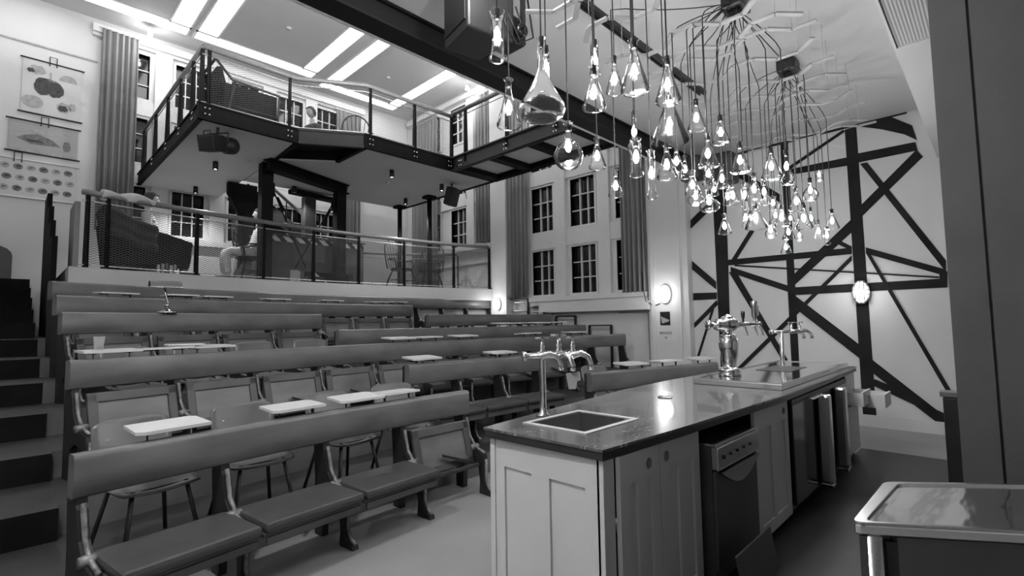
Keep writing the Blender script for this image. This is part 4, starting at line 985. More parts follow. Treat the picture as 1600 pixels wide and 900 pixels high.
# ================================================================== CURTAINS
def curtain(label, axis, a, b_, z0, z1, depth=.10, folds=6, side=0):
    mb = MB(); n = folds*10; P = []
    for i in range(n+1):
        u = i/n; d = depth*(.5+.5*sin(u*folds*2*pi+.6*sin(u*9)))+.02
        P.append((a+(b_-a)*(u+.012*sin(u*folds*4*pi)), d))
    zs = [z0, z0+(z1-z0)*.35, z0+(z1-z0)*.7, z1-.06, z1]; vs = []; fs = []
    for jz, z in enumerate(zs):
        k = (1.0, 1.0, .95, .8, .6)[jz]
        for (p, d) in P: vs.append((XW-.10-d*k, p, z) if axis == 'x' else (p, YB-.16-d*k, z))
    m_ = n+1
    for j in range(len(zs)-1):
        for i in range(n): fs.append((j*m_+i, j*m_+i+1, (j+1)*m_+i+1, (j+1)*m_+i))
    ctr = (XW-.15, (a+b_)/2, z0) if axis == 'x' else ((a+b_)/2, YB-.2, z0)
    o = thing('curtain', label, 'curtain', ctr, 0, 'long grey pleated curtains')
    c_ = part('drape', mb.add(vs, fs, True), 'curtain', o); sd = c_.modifiers.new('solid', 'SOLIDIFY'); sd.thickness = .006
    r = MB(); r.tube([(XW-.14, a-.05, z1+.01), (XW-.14, b_+.05, z1+.01)] if axis == 'x' else [(a-.05, YB-.2, z1+.01), (b_+.05, YB-.2, z1+.01)], .014, 8); part('curtain_rail', r, 'white', o)
curtain('tall grey pleated curtain beside the wall charts', 'y', 1.14, 1.72, 3.4, 7.46)
curtain('grey curtain on the back wall behind the stair under the upper deck', 'y', 6.02, 6.72, 2.33, 7.3)
curtain('grey curtain hanging to the right of the tall windows, above the wall lamp cable', 'x', 4.61, 5.10, 2.03, 7.3, folds=5)
curtain('grey curtain to the left of the tall windows, beside the pilaster', 'x', 7.58, 8.18, 2.06, 7.3, folds=5)
curtain('short grey curtain left of the pilaster above the deck end', 'x', 8.78, 9.28, 3.5, 7.3, folds=4)
curtain('grey curtain in the far window corner behind the windsor chairs', 'x', 10.9, 12.1, 2.5, 7.3, folds=8)

# ================================================================== WALL LAMPS, SIGNS
def bulkhead(y, z, x, label, cage=True, watt=1.6, s_=1.):
    o = thing('wall_lamp', label, 'wall lamp', (x, y, z), 0, 'oval caged wall lamps')
    el = lambda rx, rz, k, n=24: [(x-k, y+rx*cos(2*pi*i/n), z+rz*sin(2*pi*i/n)) for i in range(n)]
    part('base_ring', MB().prism(el(.105*s_, .165*s_, 0), (-.04, 0, 0)), 'dark_steel' if cage else 'white', o)
    b = MB(); n = 20; vs = []
    for i in range(7):
        a = pi/2*i/6
        for j in range(n): t = 2*pi*j/n; vs.append((x-.04-.085*sin(a), y+.088*s_*cos(a)*cos(t), z+.148*s_*cos(a)*sin(t)))
    b.add(vs, [(i*n+j, i*n+(j+1) % n, (i+1)*n+(j+1) % n, (i+1)*n+j) for i in range(6) for j in range(n)], True); part('diffuser', b, 'lamp', o)
    if cage:
        b = MB()
        for dy in (-.05, 0, .05): b.tube([(x-.04, y+dy, z-.16*s_), (x-.12, y+dy, z-.10), (x-.135, y+dy, z), (x-.12, y+dy, z+.10), (x-.04, y+dy, z+.16*s_)], .006, 6)
        for dz in (-.09, -.03, .03, .09): b.tube([(x-.04, y-.10, z+dz), (x-.125, y-.05, z+dz), (x-.135, y, z+dz), (x-.125, y+.05, z+dz), (x-.04, y+.10, z+dz)], .006, 6)
        part('cage', b, 'brushed', o)
    light('lamp_light', (x-.25, y, z), watt, .08, o)
bulkhead(1.365, 1.85, XW-.03, 'oval caged lamp fixed on the black truss mural, lit', True)
bulkhead(4.22, 1.96, XW-.18, 'lit oval lamp on the white pilaster above the small poster', False, 2.2)
bulkhead(8.45, 1.93, XW-.22, 'lit oval lamp low on the pilaster behind the barrier hoops', False, 2.2, .8)
tag(part('lamp_cable', MB().tube([(XW-.19, 4.33, 1.80), (XW-.2, 4.45, 1.76), (XW-.22, 4.60, 1.86), (XW-.2, 4.66, 2.1), (XW-.2, 4.66, 2.4)], .008, 6), 'cord'), 'black cable curling from the pilaster lamp up beside the curtain', 'cable')
tag(part('conduit', MB().tube([(XW-.012, 5.3, 1.66), (XW-.012, 4.68, 1.64), (XW-.012, 4.66, .2)], .010, 6), 'inkl'), 'thin grey conduit running down the wall below the window shelf', 'conduit')
o = thing('wall_poster', 'small dark poster below the pilaster lamp', 'poster', (XW-.19, 4.25, 1.43))
part('sheet', MB().box(XW-.184, XW-.181, 4.155, 4.345, 1.41, 1.65), 'mural', o)
b = MB(); b.prism([(XW-.186, 4.165, 1.50), (XW-.186, 4.335, 1.57), (XW-.186, 4.31, 1.44), (XW-.186, 4.2, 1.47)], (.0015, 0, 0)); part('picture', b, 'inkl', o)
def text(name, s_, loc, size, rot, m_, parent):
    cu = bpy.data.curves.new(name, 'FONT'); cu.body = s_; cu.size = size; cu.extrude = .0008; cu.align_x = 'CENTER'
    o = bpy.data.objects.new(name, cu); COL.objects.link(o)
    dg = bpy.context.evaluated_depsgraph_get(); me = bpy.data.meshes.new_from_object(o.evaluated_get(dg)); bpy.data.objects.remove(o)
    me.materials.append(M[m_]); t = bpy.data.objects.new(name, me); COL.objects.link(t); t.parent = parent
    t.location = pmw(parent).inverted() @ Vector(loc); t.rotation_euler = rot; return t
o = thing('wall_notice', 'white notice with dark lettering under the small poster', 'notice', (XW-.19, 4.25, 1.15))
part('sheet', MB().box(XW-.184, XW-.181, 4.06, 4.42, 1.12, 1.34), 'wall', o)
text('lettering', 'PRIVATE', (XW-.187, 4.245, 1.25), .062, (pi/2, 0, -pi/2), 'mural', o)
text('lettering', '26', (XW-.187, 4.245, 1.175), .05, (pi/2, 0, -pi/2), 'mural', o)
for (y, z, lab) in ((9.2, 7.35, 'bright spotlight head near the hall ceiling above the far windows'),):
    o = thing('spot_head', lab, 'spotlight', (XW-.5, y, z)); part('housing', MB().lathe([(0, 0), (.06, 0), (.06, .12), (0, .13)], 14, c=(XW-.5, y, z)), 'white', o)
    part('lens', MB().lathe([(0, 0), (.05, 0), (.05, -.006), (0, -.006)], 14, c=(XW-.5, y, z)), 'spot', o); light('spot_light', (XW-.5, y, z-.08), 8, .05, o)
    part('stem', MB().tube([(XW-.5, y, z+.13), (XW-.5, y, ZC-.001)], .01, 6), 'white', o)
o = thing('spot_head', 'ceiling spotlight washing the curtain beside the charts', 'spotlight', (1.85, YB-.55, 7.4)); part('housing', MB().lathe([(0, 0), (.05, 0), (.05, .1), (0, .11)], 14, c=(1.85, YB-.55, 7.45)), 'white', o)
part('lens', MB().lathe([(0, 0), (.04, 0), (.04, -.005), (0, -.005)], 12, c=(1.85, YB-.55, 7.45)), 'spot', o)
part('stem', MB().tube([(1.85, YB-.55, 7.56), (1.85, YB-.55, ZC-.001)], .01, 6), 'white', o)
light('spot_light', (1.85, YB-.55, 7.36), 5, .04, o)
# ================================================================== BAR COUNTER
ZT = .95
OUT = [(1.79, 1.98), (1.81, 1.245), (2.44, 1.20), (3.9, 1.14), (5.3, 1.15), (6.72, 1.18), (6.72, 2.02), (5.9, 2.10), (5.09, 2.18), (4.3, 2.205), (3.51, 2.19), (2.9, 2.12), (2.35, 2.05)]
def inset(poly, d):
    c = Vector((sum(p[0] for p in poly)/len(poly), sum(p[1] for p in poly)/len(poly))); out = []
    for i, p in enumerate(poly):
        a = Vector(poly[i-1]); q = Vector(p); r = Vector(poly[(i+1) % len(poly)])
        n1 = Vector((-(q-a).y, (q-a).x)).normalized(); n2 = Vector((-(r-q).y, (r-q).x)).normalized(); n = (n1+n2).normalized()
        k = d/max(.35, n.dot(n1)); out.append((q.x+n.x*k, q.y+n.y*k))
    return out
# the slab is cut around the sink with four strips
SX0, SX1, SY0, SY1 = 2.03, 2.47, 1.50, 1.86
o = thing('bar_counter', 'long bar counter with dark worn timber top and white panelled cabinets', 'bar counter', (4.2, 1.6, 0))
bm = bmesh.new()
def ring(poly, z): return [bm.verts.new((x, y, z)) for x, y in poly]
hole = [(SX0, SY1), (SX0, SY0), (SX1, SY0), (SX1, SY1)]
def solid(poly, z0, z1):
    vt = ring(poly, z1); vb = ring(poly, z0); ht = ring(hole, z1); hb = ring(hole, z0); n = len(poly)
    for i in range(n): bm.faces.new((vt[i], vb[i], vb[(i+1) % n], vt[(i+1) % n]))
    for i in range(4): bm.faces.new((ht[i], ht[(i+1) % 4], hb[(i+1) % 4], hb[i]))
    for V, H_ in ((vt, ht), (vb, hb)):
        ed = [bm.edges.get((V[i], V[(i+1) % n])) or bm.edges.new((V[i], V[(i+1) % n])) for i in range(n)]
        ed += [bm.edges.get((H_[i], H_[(i+1) % 4])) or bm.edges.new((H_[i], H_[(i+1) % 4])) for i in range(4)]
        bmesh.ops.triangle_fill(bm, edges=ed, use_beauty=True)
solid(OUT, ZT-.012, ZT)
bmesh.ops.recalc_face_normals(bm, faces=bm.faces[:])
me = bpy.data.meshes.new('worktop'); bm.to_mesh(me); bm.free(); me.transform(Matrix.Translation((-4.2, -1.6, 0))); me.materials.append(M['top'])
wt = bpy.data.objects.new('worktop', me); COL.objects.link(wt); wt.parent = o; wt['label'] = 'dark worn timber worktop with pale scratches'
bm = bmesh.new(); solid(inset(OUT, .006), ZT-.05, ZT-.0125); bmesh.ops.recalc_face_normals(bm, faces=bm.faces[:])
me = bpy.data.meshes.new('worktop_edge'); bm.to_mesh(me); bm.free(); me.transform(Matrix.Translation((-4.2, -1.6, 0))); me.materials.append(M['slab'])
e_ = bpy.data.objects.new('worktop_edge', me); COL.objects.link(e_); e_.parent = o
IN = inset(OUT, .035)
fy = lambda X: (1.20+.035) if X < 2.44 else 1.20-.06*(X-2.44)/1.46+.035 if X < 3.9 else 1.14+.035+.02*(X-3.9)/2.8
# carcass walls: rear panel and end panel
rear = [p for p in IN if p[1] > 1.7]
b = MB(); rr = sorted(rear)
for p, q in zip(rr, rr[1:]): b.bar((*p, (.0+ZT-.05)/2+.02), (*q, (.0+ZT-.05)/2+.02), .03, ZT-.05-.06)
part('rear_panel', b, 'cabinet', o)
ex = 1.835
b = MB()
y0, y1 = 1.285, 1.945; z0, z1 = .04, ZT-.05
pans = [(1.36, 1.57), (1.68, 1.87)]
for a, c in zip([y0, *[p[1] for p in pans]], [*[p[0] for p in pans], y1]): b.box(ex, ex+.024, a, c, z0, z1)
for a, c in pans: b.box(ex, ex+.024, a, c, .76, z1); b.box(ex, ex+.024, a, c, z0, .12); b.box(ex+.012, ex+.022, a, c, .12, .76)
part('end_panel', b, 'cabinet', o); part('plinth', MB().box(ex+.05, 3.0, 1.32, 1.9, 0, .10), 'black', o)
part('corner_post', MB().cbox(ex, ex+.085, 1.262, 1.30, .04, z1, .004), 'cabinet', o)
def door(x0, x1, label, z0=.06, z1=ZT-.052, hole='r', parent=o):
    ya, yb = fy((x0+x1)/2)+.0, 0; y = fy((x0+x1)/2); f = MB(); w_ = .075 if x1-x0 > .3 else .06
    np_ = 2 if x1-x0 > .38 else 2
    f.box(x0, x1, y, y+.012+.012, z0, z0+.08); 
    cols_ = [x0, x0+w_, (x0+x1)/2-.03, (x0+x1)/2+.03, x1-w_, x1]
    for i in (0, 2, 4): f.box(cols_[i], cols_[i+1], y, y+.024, z0+.08, z1-.14)
    f.box(x0, x1, y, y+.024, z1-.14, z1); f.box(x0+w_, x1-w_, y+.012, y+.022, z0+.08, z1-.14)
    d = part('door', f, 'cabinet', parent, label=label)
    hx = x1-.10 if hole == 'r' else x0+.06
    if hole: part('finger_pull', MB().lathe([(0, 0), (.022, 0), (.026, .003), (.022, .006), (.018, .004), (0, .001)], 18, T=Matrix.Translation((hx, y+.001, z1-.075)) @ Matrix.Rotation(pi/2, 4, 'X')), 'ink', d)
    return d
door(1.925, 2.275, 'white door nearest the corner', hole='r'); door(2.283, 2.72, 'white door with the pull at its left', hole='l')
# dishwasher
dw = thing('dishwasher', 'stainless undercounter dishwasher with curved handle and open kick flap', 'dishwasher', (3.1, 1.3, 0))
y = fy(3.1)-.045; X0, X1 = 2.76, 3.40
part('cabinet', MB().box(X0, X1, y+.02, y+.55, .10, .80), 'dark_steel', dw)
part('door_panel', MB().cbox(X0, X1, y, y+.02, .13, .665, .004), 'blackgloss' if False else 'dark_steel', dw)
part('control_panel', MB().cbox(X0, X1, y-.018, y+.02, .675, .795, .004), 'brushed', dw)
part('top_cover', MB().cbox(X0, X1, y-.01, y+.54, .797, .812, .003), 'brushed', dw)
for i in range(5): part('button', MB().lathe([(0, 0), (.014 if i == 0 else .009, 0), (.012 if i == 0 else .008, .008), (0, .008)], 12, T=Matrix.Translation((X0+.08+.10*i, y-.018, .735)) @ Matrix.Rotation(pi/2, 4, 'X')), 'black', dw)
hp = [(X0+.02+(X1-X0-.04)*i/12, .66-.0-.10*sin(pi*i/12)) for i in range(13)]
b = MB(); b.prism([(x, y-.028, z) for x, z in hp], (0, .03, 0)); part('handle', b, 'brushed', dw, label='crescent-shaped metal handle')
part('kick_flap', MB().prism([(X0-.02, y-.14, .03), (X1-.12, y-.14, .03), (X1-.12, y-.10, .25), (X0-.02, y-.10, .25)], (0, .008, .001)), 'dark_steel', dw, label='kick plate standing loose in front')
part('foot', MB().box(X0+.03, X0+.08, y+.05, y+.1, .0, .10).box(X1-.08, X1-.03, y+.05, y+.1, 0, .10), 'black', dw)
part('gap_shadow_board', MB().box(2.73, 3.42, 1.75, 1.77, .06, ZT-.052), 'black', o).name = 'gap_shade_board'  # black board put in as the shadow in the dishwasher gap
dd = door(3.44, 4.14, 'white door between dishwasher and fridge', hole='r'); 
# fridges
fg = thing('bar_fridge', 'black undercounter bottle fridge with tall bright stainless door edges', 'fridge', (5.1, 1.3, 0))
y = fy(5.0)-.02
part('cabinet', MB().box(4.18, 6.02, y+.04, y+.6, .05, .885), 'black', fg)
for x0, x1 in ((4.20, 4.80), (4.82, 5.40), (5.42, 6.0)): 
    d_ = part('door', MB().cbox(x0, x1, y, y+.035, .10, .84, .006), 'blackgloss', fg)
for x in (4.86, 5.46):
    part('door_frame', MB().cbox(x, x+.10, y-.10, y-.002, .12, .85, .02), 'brushed', fg, label='bright stainless vertical door edge')
    part('lower_clip', MB().cbox(x, x+.10, y-.095, y-.004, .09, .118, .006), 'chrome', fg)
part('top_grille', MB().box(4.18, 6.02, y-.005, y+.03, .845, .885), 'black', fg)
part('hook', MB().cbox(4.55, 4.85, y-.06, y-.01, .845, .86, .004), 'brushed', fg)
# drawers at the far end
dr = thing('drawer_unit', 'white drawer unit at the far end of the bar with two drawers pulled out', 'drawer unit', (6.4, 1.4, 0)); y = fy(6.4)
part('cabinet', MB().box(6.06, 6.66, y+.01, 1.95, .06, ZT-.052), 'cabinet', dr)
part('plinth', MB().box(6.06, 6.66, y+.05, 1.9, 0, .06), 'black', dr)
part('filler_board', MB().box(6.03, 6.06, y-.02, y+.5, .0, ZT-.052), 'black', dr)
part('door', MB().box(6.09, 6.66, y-.012, y+.009, .08, .56), 'cabinet', dr)
for (x0, x1, yo, z0, z1) in ((6.10, 6.50, .16, .60, .74), (6.36, 6.74, .30, .56, .70)):
    b = MB(); b.box(x0, x1, y-yo, y-yo+.02, z0, z1); b.box(x0, x0+.015, y-yo+.02, y-.0, z0, z1-.01); b.box(x1-.015, x1, y-yo+.02, y-.0, z0, z1-.01); b.box(x0+.015, x1-.015, y-yo+.02, y, z0, z0+.01)
    part('drawer', b, 'cabinet', dr)
# sink
sk = thing('bar_sink', 'square stainless sink with pale rim let into the worktop', 'sink', (2.25, 1.68, ZT-.22))
b = MB(); r = .032
b.box(SX0-r, SX1+r, SY0-r, SY0, ZT+.0005, ZT+.006); b.box(SX0-r, SX1+r, SY1, SY1+r, ZT+.0005, ZT+.006); b.box(SX0-r, SX0, SY0, SY1, ZT+.0005, ZT+.006); b.box(SX1, SX1+r, SY0, SY1, ZT+.0005, ZT+.006)
part('rim', b, 'fascia', sk)
g = .002; b = MB(); b.box(SX0+g, SX0+.008, SY0+g, SY1-g, ZT-.22, ZT-.001); b.box(SX1-.008, SX1-g, SY0+g, SY1-g, ZT-.22, ZT-.001); b.box(SX0+g, SX1-g, SY0+g, SY0+.008, ZT-.22, ZT-.001); b.box(SX0+g, SX1-g, SY1-.008, SY1-g, ZT-.22, ZT-.001); b.box(SX0+g, SX1-g, SY0+g, SY1-g, ZT-.225, ZT-.217)
part('bowl', b, 'brushed', sk)
part('drain', MB().lathe([(0, .002), (.03, .002), (.035, 0)], 16, c=(2.25, 1.68, ZT-.216)), 'chrome', sk)
tag(part('drain_cap', MB().lathe([(0, 0), (.05, 0), (.05, .006), (.045, .008), (0, .008)], 24, c=(3.32, 1.74, ZT+.001)), 'brushed'), 'small round metal disc lying in the middle of the worktop', 'disc')
# drip tray
tr = thing('drip_tray', 'wide raised stainless drip tray under the beer tap', 'drip tray', (5.3, 1.55, ZT))
b = MB(); b.cbox(4.18, 6.48, 1.22, 1.92, ZT+.001, ZT+.045, .004); part('tray', b, 'tray', tr)
b = MB(); b.box(4.18, 6.48, 1.22, 1.235, ZT+.0455, ZT+.052); b.box(4.18, 6.48, 1.905, 1.92, ZT+.0455, ZT+.052); b.box(4.18, 4.195, 1.235, 1.905, ZT+.0455, ZT+.052); b.box(6.465, 6.48, 1.235, 1.905, ZT+.0455, ZT+.052); part('raised_rim', b, 'brushed', tr)
part('grate', MB().box(5.2, 5.8, 1.45, 1.75, ZT+.0455, ZT+.049), 'dark_steel', tr)

# ------------------------------------------------------------------ taps
def tap_body(b, p, d, s_=1.0, reach=.11):
    """bib tap: body, curved spout, along direction d"""
    p = Vector(p); d = Vector(d).normalized()
    b.tube([p-d*.03*s_, p+d*.0, p+d*reach*.5*s_+Vector((0, 0, .012)), p+d*reach*.85*s_+Vector((0, 0, -.01)), p+d*reach*s_+Vector((0, 0, -.05)), p+d*reach*s_+Vector((0, 0, -.085))], .016*s_, 10, rs=[.017*s_, .022*s_, .016*s_, .014*s_, .013*s_, .015*s_])
def cross_handle(b, p, s_=1.0):
    p = Vector(p)
    b.lathe([(0, 0), (.016*s_, 0), (.020*s_, .02*s_), (.013*s_, .03*s_), (.018*s_, .045*s_), (.011*s_, .06*s_), (.008*s_, .095*s_), (0, .095*s_)], 12, c=p)
    q = p+Vector((0, 0, .095*s_)); n = 5
    vs = []
    for i in range(20): a = 2*pi*i/20; r = (.036+.008*cos(5*a))*s_; vs.append(q+Vector((r*cos(a), r*sin(a), 0)))
    b.prism(vs, (0, 0, .012*s_))
tp = thing('sink_tap', 'tall chrome laboratory water tap with three cross-handled spouts', 'tap', (2.24, 1.95, ZT))
TX, TY = 2.24, 1.95
b = MB().lathe([(0, 0), (.040, 0), (.042, .006), (.026, .014), (.026, .02), (.020, .024), (.020, .05), (.020, .055), (.020, .325), (.024, .33), (.024, .365), (0, .375)], 20, c=(TX, TY, ZT+.001)); part('column', b, 'chrome', tp)
ad = Vector((sin(YAW-.35), -cos(YAW-.35), 0)); ad = Vector((.80, -.60, 0)).normalized(); h0 = Vector((TX, TY, ZT+.35))
b = MB().tube([h0-ad*.105, h0+ad*.185], .0175, 12); b.lathe([(0, 0), (.026, 0), (.030, .012), (.026, .024), (.014, .03), (0, .03)], 16, T=Matrix.Translation(h0-ad*.10) @ ad.to_track_quat('Z', 'Y').to_matrix().to_4x4() @ Matrix.Translation((0, 0, -.02))); part('crossbar', b, 'chrome', tp)
sd = Vector((-.35, -.94, 0)).normalized()
for i, (k, dv, hh) in enumerate(((-.0, ad+sd*.4, .05), (.10, sd*1.0+ad*.35, .065), (.185, ad*.9+sd*.5, .05))):
    p = h0+ad*k; b = MB(); tap_body(b, p, dv, 1.25, .085); t_ = part('spout', b, 'chrome', tp)
    b = MB(); cross_handle(b, p+Vector((0, 0, .01)), 0.95 if i != 1 else 1.1); part('cross_handle', b, 'chrome', t_)
tg = thing('tap_tag', 'small pale tag hanging from the middle spout of the sink tap', 'tag', (2.3, 1.85, ZT+.2))
pt = h0+ad*.10+(sd+ad*.35).normalized()*.10+Vector((0, 0, -.09))
fr_ = RGT.copy(); fr_.z = 0; fr_.normalize()
part('card', MB().prism([pt+fr_*-.035+Vector((0, 0, -.01)), pt+fr_*.045+Vector((0, 0, .0)), pt+fr_*.05+Vector((0, 0, -.05)), pt+fr_*.03+Vector((0, 0, -.055)), pt+fr_*.02+Vector((0, 0, -.10)), pt+fr_*-.02+Vector((0, 0, -.10))], FWD*.002), 'paperg', tg)
part('string', MB().tube([pt+Vector((0, 0, .02)), pt+Vector((0, 0, -.012))], .0015, 5), 'iron', tg)
# beer tap
bt = thing('beer_tap', 'ornate chrome beer tap column with black handle and glass handle', 'beer tap', (4.62, 1.72, ZT+.046))
_n0 = set(COL.objects)
BX, BY, bz = 4.60, 1.77, ZT+.047
b = MB().lathe([(0, 0), (.125, 0), (.13, .02), (.115, .035), (.125, .055), (.12, .075), (.09, .09), (.075, .10), (.085, .16), (.105, .30), (.112, .38), (.10, .43), (.085, .45), (.095, .465), (.08, .48), (.05, .49), (.045, .53), (.06, .55), (0, .55)], 28, c=(BX, BY, bz)); part('column', b, 'chrome', bt)
ax_ = Vector((.72, -.69, 0)).normalized()
Qh = Matrix.Translation((BX, BY, bz+.60)) @ ax_.to_track_quat('Z', 'Y').to_matrix().to_4x4()
b = MB().lathe([(0, -.26), (.045, -.26), (.06, -.245), (.06, -.225), (.035, -.21), (.032, -.17), (.06, -.16), (.075, -.12), (.07, -.09), (.095, -.06), (.10, .0), (.09, .05), (.065, .09), (.04, .12), (.03, .16), (.025, .36), (.032, .37), (.032, .40), (0, .40)], 24, T=Qh); part('head_barrel', b, 'chrome', bt)
b = MB().lathe([(0, 0), (.07, 0), (.075, .015), (.03, .03), (.02, .045), (0, .05)], 18, c=(BX, BY, bz+.675)); part('finial', b, 'chrome', bt)
for k in (.19, .31, .38):
    p = Vector((BX, BY, bz+.60))+ax_*k; b = MB().tube([p, p+ax_*.02+Vector((0, 0, -.04)), p+ax_*.04+Vector((0, 0, -.10)), p+ax_*.045+Vector((0, 0, -.14))], .012, 8, rs=[.016, .014, .011, .013]); part('spout', b, 'chrome', bt)
p = Vector((BX, BY, bz+.62))+ax_*.19; part('tap_handle', MB().lathe([(0, 0), (.012, 0), (.012, .04), (.02, .06), (.024, .11), (.02, .14), (0, .145)], 14, c=p), 'black', bt, label='black knob handle')
p = Vector((BX, BY, bz+.62))+ax_*.33; b = MB().lathe([(0, 0), (.016, 0), (.018, .05), (.03, .07), (.036, .20), (.04, .25), (.036, .255), (0, .255)], 12, c=p); b.cbox(p.x+.045, p.x+.075, p.y-.03, p.y+.03, p.z+.08, p.z+.2, .008); part('tap_handle', b, 'brushed', bt, label='tall faceted glassy handle')
for q in [q for q in COL.objects if q not in _n0]:
    q.data.transform(Matrix.Translation(Vector((BX, BY, bz))-bt.location) @ Matrix.Scale(.76, 4) @ Matrix.Translation(bt.location-Vector((BX, BY, bz))))
# small water tap at the far end
ft = thing('water_tap', 'small chrome water tap at the far end of the drip tray', 'tap', (6.62, 1.86, ZT)); fx, fy_ = 6.58, 1.90
part('column', MB().lathe([(0, 0), (.05, 0), (.05, .01), (.028, .02), (.024, .05), (.024, .40), (0, .41)], 16, c=(fx, fy_, ZT+.001)), 'chrome', ft)
h1 = Vector((fx, fy_, ZT+.39)); part('crossbar', MB().tube([h1-ad*.13, h1+ad*.26], .020, 10).lathe([(0, 0), (.03, .005), (.034, .02), (.03, .035), (0, .04)], 12, T=Matrix.Translation(h1-ad*.15) @ ad.to_track_quat('Z', 'Y').to_matrix().to_4x4()), 'chrome', ft)
for k in (.14, .25):
    b = MB(); tap_body(b, h1+ad*k, ad+sd*.5, 1.3, .10); t_ = part('spout', b, 'chrome', ft); b = MB(); cross_handle(b, h1+ad*k+Vector((0, 0, .01)), 1.0); part('cross_handle', b, 'chrome', t_)

# ================================================================== STAINLESS UNIT AT RIGHT
st = thing('steel_worktable', 'low stainless steel worktable with brushed top in the right foreground', 'worktable', (2.2, 0, 0))
dv = Vector((.555, -.832, 0)); db = Vector((.63, -.777, 0))
Pa = Vector((1.76, .345, 0)); Pb = Vector((2.26, .335, 0)); Pc = Pa+dv*1.3; Pd = Pb+db*1.3
def rc(P_, A_, B_, r=.035, n=5):
    u = (A_-P_).normalized(); v = (B_-P_).normalized(); return [P_+u*r*(1-t)**2+v*r*t**2 for t in [i/n for i in range(n+1)]]
pl = rc(Pa, Pb, Pc)+[Pc, Pd]+rc(Pb, Pd, Pa)
z9 = .90
part('top', MB().prism([p+Vector((0, 0, z9-.035)) for p in pl], (0, 0, .032)), 'table_steel', st, bevel=.006)
cen = (Pa+Pb+Pc+Pd)/4
rim_o = pl; rim_i = [p+(cen-p).normalized()*.04 for p in pl]
b = MB()
for i in range(len(pl)):
    j = (i+1) % len(pl); b.prism([rim_o[i]+Vector((0, 0, z9-.003)), rim_o[j]+Vector((0, 0, z9-.003)), rim_i[j]+Vector((0, 0, z9-.003)), rim_i[i]+Vector((0, 0, z9-.003))], (0, 0, .007))
part('raised_rim', b, 'brushed', st)
q = [p+(cen-p).normalized()*.02 for p in (Pa, Pb, Pd, Pc)]
fd = (q[3]-q[0]).normalized()
part('side_panel', MB().prism([q[0]+fd*.10+Vector((0, 0, .05)), q[3]+Vector((0, 0, .05)), q[3]+Vector((0, 0, z9-.036)), q[0]+fd*.10+Vector((0, 0, z9-.036))], (.012, .02, 0)), 'dark_steel', st)
part('end_panel', MB().prism([q[0]+Vector((0, 0, .05)), q[1]+Vector((0, 0, .05)), q[1]+Vector((0, 0, z9-.036)), q[0]+Vector((0, 0, z9-.036))], (.01, -.02, 0)), 'dark_steel', st)
part('corner_post', MB().tube([q[0]+fd*.03+Vector((.02, -.0, .0)), q[0]+fd*.03+Vector((.02, 0, z9-.036))], .028, 14), 'brushed', st)
part('door_gap', MB().prism([q[0]+fd*.085+Vector((0, 0, .05)), q[0]+fd*.10+Vector((0, 0, .05)), q[0]+fd*.10+Vector((0, 0, z9-.05)), q[0]+fd*.07+Vector((0, 0, z9-.05))], (.014, .02, 0)), 'black', st)
part('foot', MB().cbox(2.2, 2.3, .1, .2, 0, .05, .01).cbox(2.5, 2.6, -.3, -.2, 0, .05, .01), 'black', st)

# ================================================================== FLASK LAMPS
PROF = {
 'E': [(.17, 1), (.20, .985), (.13, .965), (.125, .74), (.16, .68), (.46, .12), (.495, .06), (.47, .015), (.40, 0), (0, .012)],
 'R': [(.15, 1), (.17, .985), (.12, .97), (.115, .64), (.16, .60), (.36, .50), (.48, .34), (.49, .26), (.42, .11), (.28, .02), (.1, 0), (0, 0)],
 'T': [(.40, 1), (.44, .985), (.36, .96), (.36, .16), (.40, .13), (.50, .09), (.49, .03), (.36, 0), (0, .02)],
 'B': [(.10, 1), (.075, .98), (.075, .62), (.12, .54), (.30, .33), (.47, .16), (.50, .09), (.44, .02), (.3, 0), (0, .015)],
 'C': [(.16, 1), (.17, .72), (.5, .03), (.49, 0)],
 'V': [(.16, 1), (.22, .985), (.15, .96), (.14, .45), (.3, .36), (.48, .22), (.48, .14), (.35, .02), (0, 0)],
}
KIND = {'E': 'conical flask', 'R': 'round-bottomed flask', 'T': 'glass cylinder', 'B': 'large long-necked flask', 'C': 'wide glass funnel', 'V': 'long-necked flask'}
